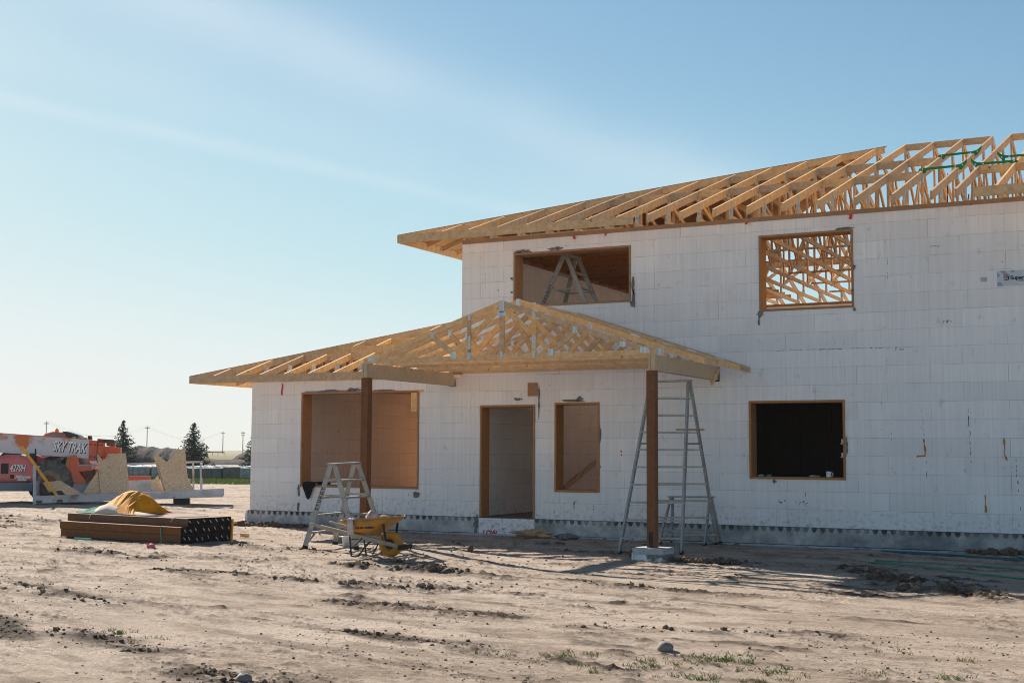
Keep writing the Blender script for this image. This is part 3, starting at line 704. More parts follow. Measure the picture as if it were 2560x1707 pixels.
ladder('low aluminium trestle ladder lettered STURDY on the ground behind the yellow wheelbarrow', (5.43, -4.697, 1.032), (5.353, -3.906, 1.042), (5.049,-4.906,g3), (5.848,-4.582,g3), (4.877,-3.811,g3), (5.677,-3.488,g3), (-.065,.22,.505,.78), True)
ladder('tall aluminium trestle ladder standing behind the right porch post', (9.80,-1.62,2.44), (10.37,-1.32,2.47), (9.50,-2.32,zg(9.5,-2.3)), (9.63,-.97,zg(9.6,-1)), (10.45,-1.95,zg(10.4,-2)), (10.61,-.62,zg(10.6,-.6)), [-.14+.2905*k for k in range(9)], stile=(.07,.035), stepd=.08)
ladder('short aluminium step platform by the foundation behind the tall ladder', (9.77,-.58,.47), (10.48,-.56,.48), (9.62,-.80,zg(9.6,-.8)), (9.70,-.38,zg(9.7,-.3)), (10.45,-.80,zg(10.4,-.8)), (10.60,-.38,zg(10.6,-.4)), (-.10,), stile=(.05,.03), brace=False)
ladder('aluminium trestle ladder lettered STURDY inside the wide upper window', (7.03,.85,5.13), (6.99,1.5,5.16), (6.17,.78,3.301), (7.82,.84,3.301), (6.42,1.62,3.301), (7.78,1.60,3.301), (3.6,3.9,4.2,4.5,4.8), True, stile=(.085,.035))
tag(MB().beam((10.05,-1.10,1.658),(10.50,-.92,1.66),.09,.035,(0,1,0)).build('board_offcut', M['wood']), 'short board offcut lying on a rung of the tall ladder', 'board')

# ------------------------------------------------------------------ wheelbarrow
WB = empty('wheelbarrow', (7.081,-5.496,-.332), .07, 'yellow wheelbarrow with worn tray, wooden handles and a fat yellow tyre', 'wheelbarrow')
WB.scale = (.952,.952,.952)
def ring(x0, x1, hw, z0, z1, r=.10, n=5):
    pts = []
    for cx, cy, a0 in ((x1-r,hw-r,0),(x0+r,hw-r,90),(x0+r,-hw+r,180),(x1-r,-hw+r,270)):
        for k in range(n):
            a = R(a0+90*k/(n-1)); x = cx+r*math.cos(a); y = cy+r*math.sin(a); t = (x-x0)/(x1-x0); pts.append((x,y,z0+(z1-z0)*t))
    return pts
def loft(mbm, rings, close_first=True, close_last=False, mi=0, flip=False):
    b = len(mbm.v); n = len(rings[0])
    for r_ in rings: mbm.v += r_
    for i in range(len(rings)-1):
        for k in range(n):
            q = (b+i*n+k, b+i*n+(k+1)%n, b+(i+1)*n+(k+1)%n, b+(i+1)*n+k); mbm.f.append(q[::-1] if flip else q); mbm.m.append(mi)
    if close_first: mbm.f.append(tuple(b+k for k in range(n))[::(1 if flip else -1)]); mbm.m.append(mi)
    if close_last: mbm.f.append(tuple(b+(len(rings)-1)*n+k for k in range(n))); mbm.m.append(mi)
tr = MB()
o_ = [ring(-.62,-.26,.19,.37,.35,.08), ring(-.65,-.18,.225,.40,.40,.10), ring(-.70,-.02,.275,.48,.51,.11), ring(-.78,.14,.335,.565,.635,.12)]
i_ = [ring(-.755,.105,.315,.567,.63,.11), ring(-.685,-.035,.262,.48,.515,.10), ring(-.62,-.25,.18,.38,.37,.07)]
loft(tr, o_+i_, True, True)
tray = tr.build('tray', M['yellow'], WB, True)
rp = ring(-.775,.135,.332,.57,.638,.12); MB().tube(rp+rp[:2], .011, 6).build('tray_rim', M['yellow'], tray)
text_mesh('lettering', 'NORTHERN', .062, M['lettering_black'], tray, Matrix.Translation((-.33,-.268,.47)) @ Matrix.Rotation(R(-4),4,'Y') @ Matrix.Rotation(R(90-23),4,'X'), .1, .001, .004)
for s in (-1,1):
    MB().beam((-1.14,s*.285,.465),(.29,s*.105,.165),.042,.06,(0,1,0)).build('handle', M['handle'], WB)
    MB().tube([(-1.33,s*.305,.51),(-1.26,s*.30,.498),(-1.14,s*.286,.467)], [.017,.021,.024], 8).build('grip', M['handle'], WB)
    lg = MB(); lg.tube([(-.63,s*.22,.36),(-.585,s*.235,.02),(-.57,s*.235,.006)], .014, 6); lg.tube([(-.46,s*.235,.008),(-.33,s*.20,.20),(-.22,s*.16,.285)], .012, 6); lg.tube([(-.60,s*.235,.12),(-.40,s*.21,.30)], .011, 6)
    lg.build('leg', M['black'], WB)
    MB().beam((.0,s*.14,.20),(-.01,s*.24,.53),.035,.012,(1,0,0)).build('tray_strut', M['black'], WB)
    MB().beam((-.60,s*.17,.365),(-.10,s*.12,.30),.04,.045,(0,1,0)).build('wedge', M['handle'], WB)
tg = MB(); tg.tube([(-.57,-.235,.01),(-.57,.235,.01)], .010, 6); tg.tube([(-.62,-.22,.27),(-.62,.22,.27)], .010, 6); tg.build('leg_stretcher', M['black'], WB)
MB().box(.215,-.17,.135, .30,.17,.205).build('nose_block', M['dark'], WB)
prof = [(.135+.068*math.cos(a)+.002, .072*math.sin(a)) for a in [R(-150+300*k/14) for k in range(15)]]
wh = MB().lathe([(r, h) for r,h in prof], (0,0,.205), 'y', 32).build('wheel', M['ywheel'], WB, True)
MB().lathe([(.03,-.075),(.03,-.045),(.098,-.04),(.098,.04),(.03,.045),(.03,.075)], (0,0,.205), 'y', 20).build('wheel_hub', M['black'], wh)
def crumple(c, rx, ry, rz_, n=11, seed=1, j=.28):
    rnd = random.Random(seed); mbm = MB(); rows = []
    for i in range(n):
        t = math.pi*i/(n-1)
        rows.append([(c[0]+rx*math.sin(t)*math.cos(2*math.pi*k/16)*(1+rnd.uniform(-j,j)), c[1]+ry*math.sin(t)*math.sin(2*math.pi*k/16)*(1+rnd.uniform(-j,j)), c[2]-rz_*math.cos(t)*(1+rnd.uniform(-j/2,j/2))) for k in range(16)])
    loft(mbm, rows, True, True); return mbm
def wbp(x, y, z): return WB.matrix_basis @ Vector((x,y,z))
bpy.context.view_layer.update()
def wb_thing(mbm, name, mat, label, cat, smooth=True):
    o = mbm.build(name, M[mat], None, smooth); o.location = WB.location; o.rotation_euler = WB.rotation_euler; o.scale = WB.scale; return tag(o, label, cat)
wb_thing(crumple((-.33,-.02,.60), .10,.09,.13, seed=3), 'cloth_bundle', 'rag', 'crumpled white and grey rag heaped in the wheelbarrow', 'rag')
wb_thing(crumple((-.15,.02,.56), .13,.12,.10, seed=5, j=.2), 'paper_sack', 'card', 'brown paper sack lying in the wheelbarrow tray', 'sack')
mb = MB()
gx = [(-.60+.018*i) for i in range(7)]
rows = []
for x in gx:
    q = random.uniform(-.006,.006); rows.append([(x+.012,-.24,.545+q),(x+.006,-.30,.600+q),(x,-.352,.592),(x-.004,-.345+q,.54),(x-.012,-.318+q,.48),(x-.02,-.300+q,.41),(x-.028+q,-.29+q,.36+random.uniform(-.03,.02))])
mb.grid(rows)
o = wb_thing(mb, 'work_rag', 'rag', 'dirty grey rag hung over the near side of the wheelbarrow', 'rag'); md = o.modifiers.new('t','SOLIDIFY'); md.thickness = .012
gx_ = -.33; bk = empty('bucket', (5.43,-4.221,gx_), label='small white plastic bucket behind the wheelbarrow legs', cat='bucket')
MB().lathe([(.085,0),(.105,.17),(.11,.175),(.11,.19),(.10,.19),(.095,.165),(.075,.012)], n=22).build('body', M['white'], bk, True)
MB().tube([(.105*math.cos(R(a)),.02-.105*math.sin(R(a))*.2,.175-.10*math.sin(R(a))) for a in range(0,181,20)], .004, 5).build('handle', M['black'], bk)

# ------------------------------------------------------------------ stack of timbers with a tarp
rzS = -.128; Sx, Sy = -0.606, -4.725; gS = -.341
sx_ = Vector((math.cos(rzS), math.sin(rzS), 0)); sy_ = Vector((-math.sin(rzS), math.cos(rzS), 0))
def SP(a, b, z): return Vector((Sx,Sy,gS)) + sx_*a + sy_*b + Vector((0,0,z))
PW, PH = .143, .140; LEN = 3.275
ords = ['frontmost','second from the front','third from the front','fourth from the front','fourth from the back','third from the back','second from the back','rearmost']
def timber(col, layer):
    lay = ('bottom','middle','top')[layer]; a0 = random.uniform(-.03,.03) + (.03 if layer == 0 else 0); a1 = LEN+random.uniform(-.006,.006)
    od = ords[col] if layer < 2 else (ords[col-1] if col-1 < 4 else ords[col])
    p = SP(0, col*PW, .022+layer*(PH+.001)); o = empty('timber_post', p, rzS, f'brown treated timber, {od} in the {lay} layer of the stack', 'timber', 'brown timbers in the stack')
    tb = MB().box(a0,.002,0, a1,PW-.002,PH).build('timber', M['post'], o); md = tb.modifiers.new('b','BEVEL'); md.width = .007; md.segments = 1
    MB().box(a1,.003,.002, a1+.003,PW-.003,PH-.002).build('tarred_end', M['endgrain'], o)
    r = random.uniform(.3,.9); c, s = math.cos(r), math.sin(r); cy, cz = PW*.5+random.uniform(-.03,.03), PH*.55+random.uniform(-.02,.02)
    t = MB(); h, w = random.uniform(.025,.035), .010
    t.add([(a1+.004,cy-s*h-c*w,cz+c*h-s*w),(a1+.004,cy-s*h+c*w,cz+c*h+s*w),(a1+.012,cy+s*h*.9+c*w,cz-c*h+s*w),(a1+.012,cy+s*h*.9-c*w,cz-c*h-s*w)], [(0,1,2,3),(3,2,1,0)]); t.build('end_tag', M['tagwhite'], o)
for layer in range(3):
    for col in range(8):
        if layer == 2 and col == 0: continue
        timber(col, layer)
for k, a in enumerate((.35, 1.7, 2.95)):
    tag(MB().beam(SP(a,.03,.0),SP(a,8*PW-.02,.0),.09,.042,(0,0,1)).build('bearer', M['dark']), ('dark bearer board under the left end of the timber stack','dark bearer board under the middle of the timber stack','dark bearer board under the tarred end of the timber stack')[k], 'board', 'bearers under the timber stack')
zt_ = .022+3*(PH+.001)
def strap(pts, label, mat='teal', r=.008):
    return tag(MB().tube(pts, r, 5).build('strap', M[mat]), label, 'strap', 'loose strapping on the timber stack')
strap([SP(2.76,-.008,.022+2*PH+.012),SP(2.79,-.012,.03+PH),SP(2.81,-.01,.0)], 'green strap hanging down the front of the timber stack')
strap([SP(.66,PW-.012,zt_-.09),SP(.72,PW-.008,zt_+.006),SP(.84,PW+.25,zt_+.008)], 'pale strap bent over the top edge near the tarp', 'wraptop', .006)
strap([SP(2.86,PW-.012,zt_-.07),SP(2.93,PW-.006,zt_+.006),SP(3.07,PW+.66,zt_+.008)], 'pale strap bent over the top edge near the tarred ends', 'wraptop', .006)
tag(MB().beam((0.289,-5.23,-.30),(0.746,-5.287,-.30),.035,.02,(0,0,1)).build('strap_piece', M['teal']), 'turquoise strip of strapping on the soil before the stack', 'strap')
tag(MB().beam(SP(3.20,8*PW+.05,-.03),SP(3.24,8*PW+.03,.40),.10,.03,(1,0,0)).build('orange_board', M['yplast']), 'orange plastic edge board upright behind the stack corner', 'board')
# tarp: a ridge of orange sheet, white underside flap, green tail
tm = MB(); prof_h = [(.12,.05,2),(.25,.10,2),(.42,.13,2),(.60,.20,1),(.78,.30,1),(.95,.385,0),(1.10,.415,0),(1.28,.40,0),(1.42,.35,0),(1.53,.26,0),(1.62,.12,0),(1.70,.02,0)]
fine_ = []
for (a0_,h0_,m0_),(a1_,h1_,m1_) in zip(prof_h, prof_h[1:]):
    for t_ in (0,.34,.67): fine_.append((a0_+(a1_-a0_)*t_, h0_+(h1_-h0_)*t_, m0_))
prof_h = fine_+[prof_h[-1]]
rows = []
for a, h, mi in prof_h:
    q = lambda s=.016: random.uniform(-s,s)
    sl = a*.12
    rows.append([SP(a+sl+.06+q(),PW+.06,zt_+.012), SP(a+sl*.5+q(),PW+.20,zt_+h*.36+q(.012)+.006), SP(a+q(),PW+.34,zt_+h*.62+q()+.006), SP(a+q(),PW+.46,zt_+h*.88+q()+.006), SP(a+q(),PW+.58,zt_+h+.006), SP(a+q(),PW+.75,zt_+h*.86+q()+.006), SP(a+q(),PW+.92,zt_+h*.5+q()+.006), SP(a+q(),PW+1.08,zt_+.012)])
def tmi(i, k):
    t_ = prof_h[i][2]
    if t_ == 2: return 2 if k < 4 else 1
    if t_ == 1: return 1 if 3 <= k <= 3 else 0
    return 0
tm.grid(rows, tmi)
tarp = tm.build('tarp', [M['tarp_o'],M['tarp_w'],M['tarp_g']])
md = tarp.modifiers.new('t','SOLIDIFY'); md.thickness = .006
tag(tarp, 'orange tarp with green and white folds bunched up on the timber stack', 'tarp')
fl = MB(); rows = []
for a, h0, wd in [(.58,.05,.02),(.72,.13,.02),(.92,.17,.03),(1.15,.145,.03),(1.4,.09,.03),(1.7,.06,.03),(2.0,.035,.03),(2.3,.01,.02)]:
    q = random.uniform(-.008,.008); rows.append([SP(a+.10,PW+.05+q,zt_+.010), SP(a+.05,PW+.12,zt_+h0*.55+q+.008), SP(a,PW+.18,zt_+h0+.008), SP(a,PW+.20+wd,zt_+h0*.9+.006), SP(a,PW+.30+wd*2,zt_+.009)])
fl.grid(rows)
f_ = fl.build('tarp_flap', M['tarp_w'], tarp, True); f_['label'] = 'dusty white underside of the tarp turned out in a long point'; md = f_.modifiers.new('t','SOLIDIFY'); md.thickness = .006

# ------------------------------------------------------------------ small things on and around the house
def cloth_drape():
    m_ = MB(); rows = []
    for i in range(9):
        x = 1.40+.042*i; e = max(.06, 1-((i-3.4)/4.7)**2); q = lambda: random.uniform(-.008,.008)
        rows.append([(x+.03,.16,.595+q()),(x+.01,.06,.615+q()),(x,-.02,.60+q()),(x,-.045,.55),(x+.003*(4-i),-.05+q(),.55-.11*e),(x+.010*(4-i),-.05+q(),.55-.21*e),(x+.018*(4-i),-.04+q(),.55-.30*e)])
    m_.grid(rows)
    m_.tube([(1.7,.02,.60),(1.85,.03,.595),(2.0,.05,.60),(2.05,.06,.585)], [.05,.032,.028,.02], 7)
    o = m_.build('hanging_cloth', M['cloth'], None, True); md = o.modifiers.new('t','SOLIDIFY'); md.thickness = .012; md = o.modifiers.new('s','SUBSURF'); md.levels = md.render_levels = 1
    tag(o, 'black garment draped over the sill of the wide low window', 'garment')
cloth_drape()
ct = empty('sealant_tube', (2.15,.08,.585), label='white sealant cartridge lying on the wide low window sill', cat='cartridge')
MB().lathe([(.02,-.14),(.024,-.139),(.024,.10),(.012,.115)], axis='x', n=12).build('barrel', M['white'], ct, True)
MB().lathe([(.010,-.25),(.011,-.14)], axis='x', n=8).build('nozzle', M['black'], ct); MB().lathe([(.0255,.10),(.0255,.15)], axis='x', n=12).build('end_cap', M['lettering_red'], ct)
mg = empty('mug', (12.37,.12,.856), label='white mug with a small red mark on the dark window sill', cat='mug')
MB().lathe([(.036,0),(.042,.006),(.043,.10),(.039,.10),(.038,.012)], n=20).build('body', M['mug'], mg, True)
MB().tube([(.042+.034*math.sin(R(a)),0,.05+.034*math.cos(R(a))) for a in range(0,181,20)], .006, 6).build('handle', M['mug'], mg)
text_mesh('emblem', 'W', .035, M['lettering_red'], mg, Matrix.Translation((-.012,-.0445,.06)) @ Matrix.Rotation(R(90),4,'X'), .3, .001, .002)
for i,(x,w,mt,lb) in enumerate(((11.18,.05,'rag','small crumpled wrapper at the left end of the dark window sill'),(11.32,.045,'teal','small bluish wrapper on the dark window sill'),(12.12,.09,'rag','tangle of pale wire clips on the dark window sill beside the mug'))):
    tag(crumple((x,.12,.872), w,.04,.018, 7, 20+i, .4).build('sill_scrap', M[mt]), lb, 'scrap')
for i,(z) in enumerate((1.47,1.24)):
    tag(MB().box(12.575,.20,z-.04, 12.648,.25,z+.04).box(12.56,.205,z-.05,12.58,.245,z-.03).build('electrical_clip', M['white']), ('upper white clip on the right jamb of the dark window','lower white clip on the right jamb of the dark window')[i], 'clip', 'white clips on the window jamb')
def ribbon(x, z1, z0, w, y, label):
    pts = []; m_ = MB(); n = 7; rows = []
    for i in range(n):
        z = z1+(z0-z1)*i/(n-1); q = random.uniform(-.012,.012); rows.append([(x-w/2+q,y,z),(x+w/2+q,y-.006,z)])
    m_.grid(rows)
    o = m_.build('ribbon', M['red'], None, True); md = o.modifiers.new('t','SOLIDIFY'); md.thickness = .004; tag(o, label, 'ribbon', 'red marker ribbons on the house front')
ribbon(.80,2.68,2.44,.035,-.012,'long red ribbon hanging from the low eave at the left corner')
ribbon(7.62,5.36,5.30,.05,-.02,'short red ribbon under the wall plate above the wide upper window, left one'); ribbon(8.27,5.365,5.32,.03,-.02,'short red ribbon under the wall plate above the wide upper window, right one')
ribbon(11.0,5.36,5.33,.05,-.02,'tiny red ribbon under the wall plate left of the upper right window'); ribbon(12.85,5.36,5.28,.05,-.02,'red ribbon under the wall plate above the upper right window')
rb = MB()
for x,z,w in ((8.57,1.28,.035),(8.58,1.22,.025)): patch(rb, x, z, w, .035, -.006, 7, .3)
tag(rb.build('spray_mark', M['red']), 'two red paint dabs on the white wall right of the slim window', 'paint mark')
# sign board
sg = empty('wall_sign', (15.205,-.006,3.994), label='pale blue company sign board lettered SuperForm fixed high on the wall', cat='sign')
MB().box(0,-.004,0, 1.25,.004,.246).build('board', M['signblue'], sg)
dq = MB()
for p in ([(0,0),(.09,0),(.05,.06),(0,.06)],[(.04,.246),(.12,.246),(.22,.14),(.17,.09),(.10,.17)],[(.20,.246),(.28,.246),(.24,.20)],[(0,.13),(.05,.175),(0,.22)]): dq.prism(p, -.0065, -.0042, 'y')
dq.build('chevrons', M['signdark'], sg)
def TX(x, z): return Matrix.Translation((x,-.0068,z)) @ Matrix.Rotation(R(90),4,'X')
text_mesh('lettering', 'Super', .088, M['lettering_black'], sg, TX(.305,.123), 0, .003, .001); text_mesh('lettering', 'Form', .088, M['lettering_red'], sg, TX(.51,.123), 0, .003, .001)
text_mesh('lettering', 'Insulating Concrete Forms', .030, M['lettering_black'], sg, TX(.48,.075), 0, .0005, .001)
e1 = MB(); e2 = MB()
e1.prism([(.10,.175),(.175,.175),(.165,.162),(.115,.162),(.112,.158),(.112,.128),(.148,.128),(.148,.115),(.098,.115),(.098,.165)], -.008, -.0066, 'y')
e2.prism([(.178,.152),(.130,.152),(.130,.140),(.164,.140),(.164,.104),(.158,.100),(.105,.100),(.098,.088),(.168,.088),(.178,.098)], -.008, -.0066, 'y')
e1.build('emblem', M['lettering_red'], sg); e2.build('emblem', M['lettering_black'], sg)

# green truss spacers hooked over the upper chords
def spacer(xa, xb, y, label, up=1):
    z = ztop(y)+.002; o = empty('truss_spacer', (xa,y,z), label=label, cat='truss spacer', group='green spacer bars hooked over the roof trusses'); L_ = xb-xa; s = 1
    pts = [(-.05,.0),(-.04,.035),(0,.045),(L_-.02,.05),(L_+.06,.065),(L_+.12,.105),(L_+.155,.15),(L_+.155,.09),(L_+.12,.03),(L_+.07,-.035),(L_+.022,-.045),(L_+.022,.004),(L_-.06,.01),(.10,.002),(.065,-.05),(.03,-.05),(.022,.0)]
    if up < 0: pts = [(L_-x,z_) for x,z_ in pts]
    MB().prism(pts, -.008, .008, 'y').build('bar', M['green'], o)
    h = MB()
    for x in (.02,L_-.05,L_+.08):
        x = L_-x if up < 0 else x; h.lathe([(.014,-.0095),(.014,.0095)], (x,0,.025 if x < L_ else .04), 'y', 10)
    h.build('pin', M['white'], o)
spacer(13.75,14.36,3.84,'green spacer bar higher up the roof slope, curved tip at its right'); spacer(13.72,14.36,1.86,'green spacer bar lower on the roof slope, left one')
spacer(14.74,15.33,1.86,'green spacer bar lower on the roof slope, right one',-1); spacer(15.10,15.75,2.6,'green spacer bar partly behind the lower right spacer',-1)
for i, x in enumerate((14.25,14.53,14.60)):
    tag(MB().tube([(x,1.3,ZP),(x+.01,1.32,6.2-.2*i)], .011, 5).build('threaded_rod', M['black']), ('leftmost dark rod standing on the wall plate below the green spacers','middle dark rod standing on the wall plate below the green spacers','rightmost dark rod standing on the wall plate below the green spacers')[i], 'rod', 'dark rods at the roof edge')

# ground litter near the house
def litter(name, x, y, mbm, mat, label, cat, smooth=True, dz=0): return tag(mbm.build(name, M[mat], None, smooth, (x,y,zg(x,y)+dz)), label, cat)
litter('paper_sack', 7.02,-.62, crumple((0,0,.07), .36,.2,.085, 9, 31, .55), 'card', 'torn brown paper sack on the soil below the slim window', 'sack', False)
litter('mesh_roll', 7.80,-.72, crumple((0,0,.06), .22,.11,.06, 9, 32, .5), 'foam', 'grey crumpled mesh on the soil right of the torn sack', 'mesh', False)
litter('crushed_can', 2.845,-6.096, crumple((0,0,.045), .085,.05,.045, 8, 33, .5), 'pink', 'crumpled pink and white packet lying before the timber stack', 'packet')
litter('board_offcut', 2.288,-3.002, MB().beam((-.11,.03,.02),(.11,-.03,.02),.09,.038,(0,0,1)), 'wood', 'pale wood offcut on the soil right of the timber stack', 'board', False)
litter('field_stone', 13.886,-11.813, crumple((0,0,.025), .075,.06,.05, 9, 35, .1), 'stone', 'rounded grey stone near the grass tufts in the foreground', 'stone')
litter('field_stone', 11.68,-14.68, crumple((0,0,.0), .065,.055,.05, 9, 36, .15), 'stone', 'grey stone at the bottom edge by the dark hollow', 'stone')
litter('field_stone', 15.02,-5.72, crumple((0,0,.05), .09,.07,.08, 9, 37, .2), 'stone', 'pale stone on the clod heap at the right', 'stone')
litter('soil_clod', 7.42,-3.62, crumple((0,0,.05), .055,.05,.055, 9, 38, .15), 'soil', 'round grey lump in the sunlit strip right of the wheelbarrow', 'clod')
litter('soil_clod', 9.95,-2.75, crumple((0,0,.06), .10,.08,.085, 9, 39, .2), 'soil', 'dark clod between the tall ladder and the pier', 'clod')
litter('soil_clod', 9.78,-1.75, crumple((0,0,.05), .15,.09,.07, 9, 40, .25), 'soil', 'flat dark clod under the tall ladder', 'clod')
# drainage pipe along the footing
pp = MB(); xx = [1.2+.55*k for k in range(41)]
pp.tube([(x,-.075+random.uniform(-.012,.012),-.335+random.uniform(-.008,.006)) for x in xx], .028, 8)
tag(pp.build('drain_pipe', M['pipe'], None, True), 'pale blue drain pipe lying along the foot of the foundation', 'pipe')
text_mesh('paint_scrawl', 'LOW', .13, M['red'], house, Matrix.Translation((5.85,-.0235,-.30)) @ Matrix.Rotation(R(90),4,'X'), 0, .006, .0005)
def hose(pts, r, mat, label, cat='hose', grp='green hoses on the soil by the right wall'):
    q = []
    for i in range(len(pts)-1):
        a, b2 = Vector(pts[i]), Vector(pts[i+1]); n = max(2, int((b2-a).length/.15))
        for k in range(n):
            p = a.lerp(b2, k/n); q.append((p.x+random.uniform(-.008,.008), p.y+random.uniform(-.012,.012), zg(p.x,p.y)+r+.004+random.uniform(0,.012)))
    return tag(MB().tube(q, r, 6).build('hose', M[mat], None, True), label, cat, grp)
hose([(13.50,-2.10),(13.9,-2.22),(14.35,-2.42),(14.8,-2.85),(15.2,-3.15),(15.9,-3.6),(17,-4.2)], .012, 'rope', 'bright green hose, the nearest of those on the soil at the right')
hose([(13.55,-1.85),(14.3,-1.9),(15.0,-2.0),(15.9,-2.25),(17,-2.6)], .009, 'rope', 'thin green hose just behind the bright one at the right')
for i in range(3): hose([(13.40+.1*i,-.62-.06*i),(14.0,-.72-.1*i),(14.7,-.85-.06*i),(15.5,-1.05-.10*i),(17,-1.3-.1*i)], .011, 'ropeblue', ('dark teal cable closest to the foundation at the right','dark teal cable second from the foundation at the right','dark teal cable third from the foundation at the right')[i])
hose([(15.35,-.5),(15.45,-.7),(15.8,-1.2),(16.3,-1.6)], .013, 'ropeblue', 'dark teal cable curving forward at the right edge')

# ------------------------------------------------------------------ telehandler (front to the right)
rzT = .669; tp = far(125, 38.5); gT = -.27
TH = empty('telehandler', (tp.x,tp.y,gT), rzT, 'faded red and orange telehandler with a long peeling boom lettered SKY TRAK', 'telehandler')
def px_(a, b, y=-.8):      # measured outline -> local x, z in the plane at local y
    k = (a/3.672-1280)/FPX; l0 = (125-1280)/FPX*(38.5*.9965-.13)
    x = (k*((38.5+.98*y)*.9965-.1)-l0+.19*y)/(.981-.19*k); Z = 38.5+.19*x+.98*y
    return (x, 1.27+(1122.5-1000-b/3.672)*Z/FPX-gT)
def poly(*pts, y=-.8): return [px_(*p, y) for p in pts]
hood = MB().prism([(-3.2,.52),(-3.2,1.05),(-2.6,1.22)]+poly((-40,520),(60,500),(150,500),(240,530),(320,590),(335,640),(330,752), y=-1.15), -1.15, -.45, 'y')
ho = hood.build('engine_hood', M['pink'], TH); md = ho.modifiers.new('b','BEVEL'); md.width = .16; md.segments = 4
hd2 = MB().prism([(-2.5,.9)]+poly((60,520),(330,508),(420,540),(520,580),(520,640),(330,690), y=-.45), -.45, .25, 'y').build('rear_cover', M['pink'], ho); md = hd2.modifiers.new('b','BEVEL'); md.width = .06; md.segments = 3
MB().prism([(-3.4,px_(300,832,-1.12)[1]),(-3.4,px_(300,755,-1.12)[1])]+poly((300,755),(300,832), y=-1.12), -1.12, -.40, 'y').build('chassis_rail', M['grey'], TH)
MB().box(-3.6,-.42,.35, .9,.42,.85).build('chassis', M['black'], TH)
vn = MB()
for a in (15,38,61): p0 = px_(a-5,580,-1.15); vn.box(p0[0],-1.165,px_(0,675,-1.15)[1], p0[0]+.06,-1.148,p0[1])
vn.build('vent_slot', M['black'], ho)
def TT(x, y, z, tilt=0): return Matrix.Translation((x,y,z)) @ Matrix.Rotation(tilt,4,'Y') @ Matrix.Rotation(R(90),4,'X')
c = px_(160,625,-1.15)
text_mesh('lettering', '4270H', .27, M['lettering_black'], ho, TT(c[0]+.012,-1.154,c[1]-.012), .3, .010, .001, .56); text_mesh('lettering', '4270H', .27, M['lettering_white'], ho, TT(c[0],-1.158,c[1]), .3, .006, .001, .56)
c = px_(212,703,-1.15); text_mesh('lettering', 'Millennia', .115, M['lettering_white'], ho, TT(c[0],-1.156,c[1]), .3, .004, .001)
c = px_(203,727,-1.15); text_mesh('lettering', 'Series', .10, M['lettering_white'], ho, TT(c[0],-1.156,c[1]), .3, .004, .001)
c = px_(113,700,-1.15); MB().box(c[0]-.05,-1.16,c[1]-.05, c[0]+.05,-1.148,c[1]+.05).build('fuel_flap', M['black'], ho)
# boom
sl = -.066; BZ0 = px_(120,318,-.62)[1]-.08+.066*(px_(120,318,-.62)[0]+.9)
bz = lambda x: BZ0+sl*(x+.9)
def boombox(x0, x1, h0, h1, y0, y1): return [(x0,bz(x0)+h0),(x1,bz(x1)+h0),(x1,bz(x1)+h1),(x0,bz(x0)+h1)]
bm = MB().prism(boombox(-4.6,1.17,-.46,.08,0,0), -.62, -.22, 'y').build('boom', M['boomw'], TH)
MB().prism(boombox(-4.6,1.17,.081,.10,0,0), -.64, -.20, 'y').build('boom_top_plate', M['orange'], bm)
MB().prism(boombox(1.14,1.36,-.52,.07,0,0), -.645, -.195, 'y').build('boom_collar', M['orange'], bm)
MB().prism(boombox(1.385,1.545,-.55,.02,0,0), -.66, -.18, 'y').build('boom_collar', M['orange'], bm)
MB().prism(boombox(1.545,2.02,-.44,-.08,0,0), -.58, -.26, 'y').build('boom_section', M['orange'], bm)
hdb = MB().prism(boombox(1.36,1.80,.02,.13,0,0), -.55, -.29, 'y'); hdb.prism(boombox(1.62,1.84,-.06,.11,0,0), -.60, -.24, 'y'); hdb.build('boom_head', M['rust'], bm)
MB().prism(poly((985,500),(1055,500),(1045,418),(985,420), y=-.6), -.60, -.24, 'y').build('fork_carriage', M['orange'], bm)
bo_ = MB()
for x in (1.19,1.31,1.42,1.51):
    for h in (-.05,-.40): bo_.lathe([(.022,-.01),(.022,.006)], (x,-.655 if x < 1.35 else -.668,bz(x)+h), 'y', 8)
bo_.build('bolts', M['black'], bm)
c = px_(628,432,-.62); tl = math.atan(-sl)
text_mesh('lettering', 'SKY TRAK', .40, M['lettering_black'], bm, TT(c[0]+.02,-.6225,c[1]-.022,tl), .28, .014, .001, .50); text_mesh('lettering', 'SKY TRAK', .40, M['lettering_white'], bm, TT(c[0],-.626,c[1],tl), .28, .008, .001, .50)
MB().prism(poly((-30,520),(40,450),(130,450),(165,500),(90,520)), -.55, -.25, 'y').build('boom_pivot', M['rust'], TH)
MB().tube([(-1.0,-.30,.9),(.05,-.40,1.28),(.35,-.42,1.40)], .06, 8).build('lift_cylinder', M['rust'], TH)
MB().prism(poly((520,580),(600,505),(640,520),(620,600)), -.5, -.1, 'y').build('linkage', M['rust'], TH)
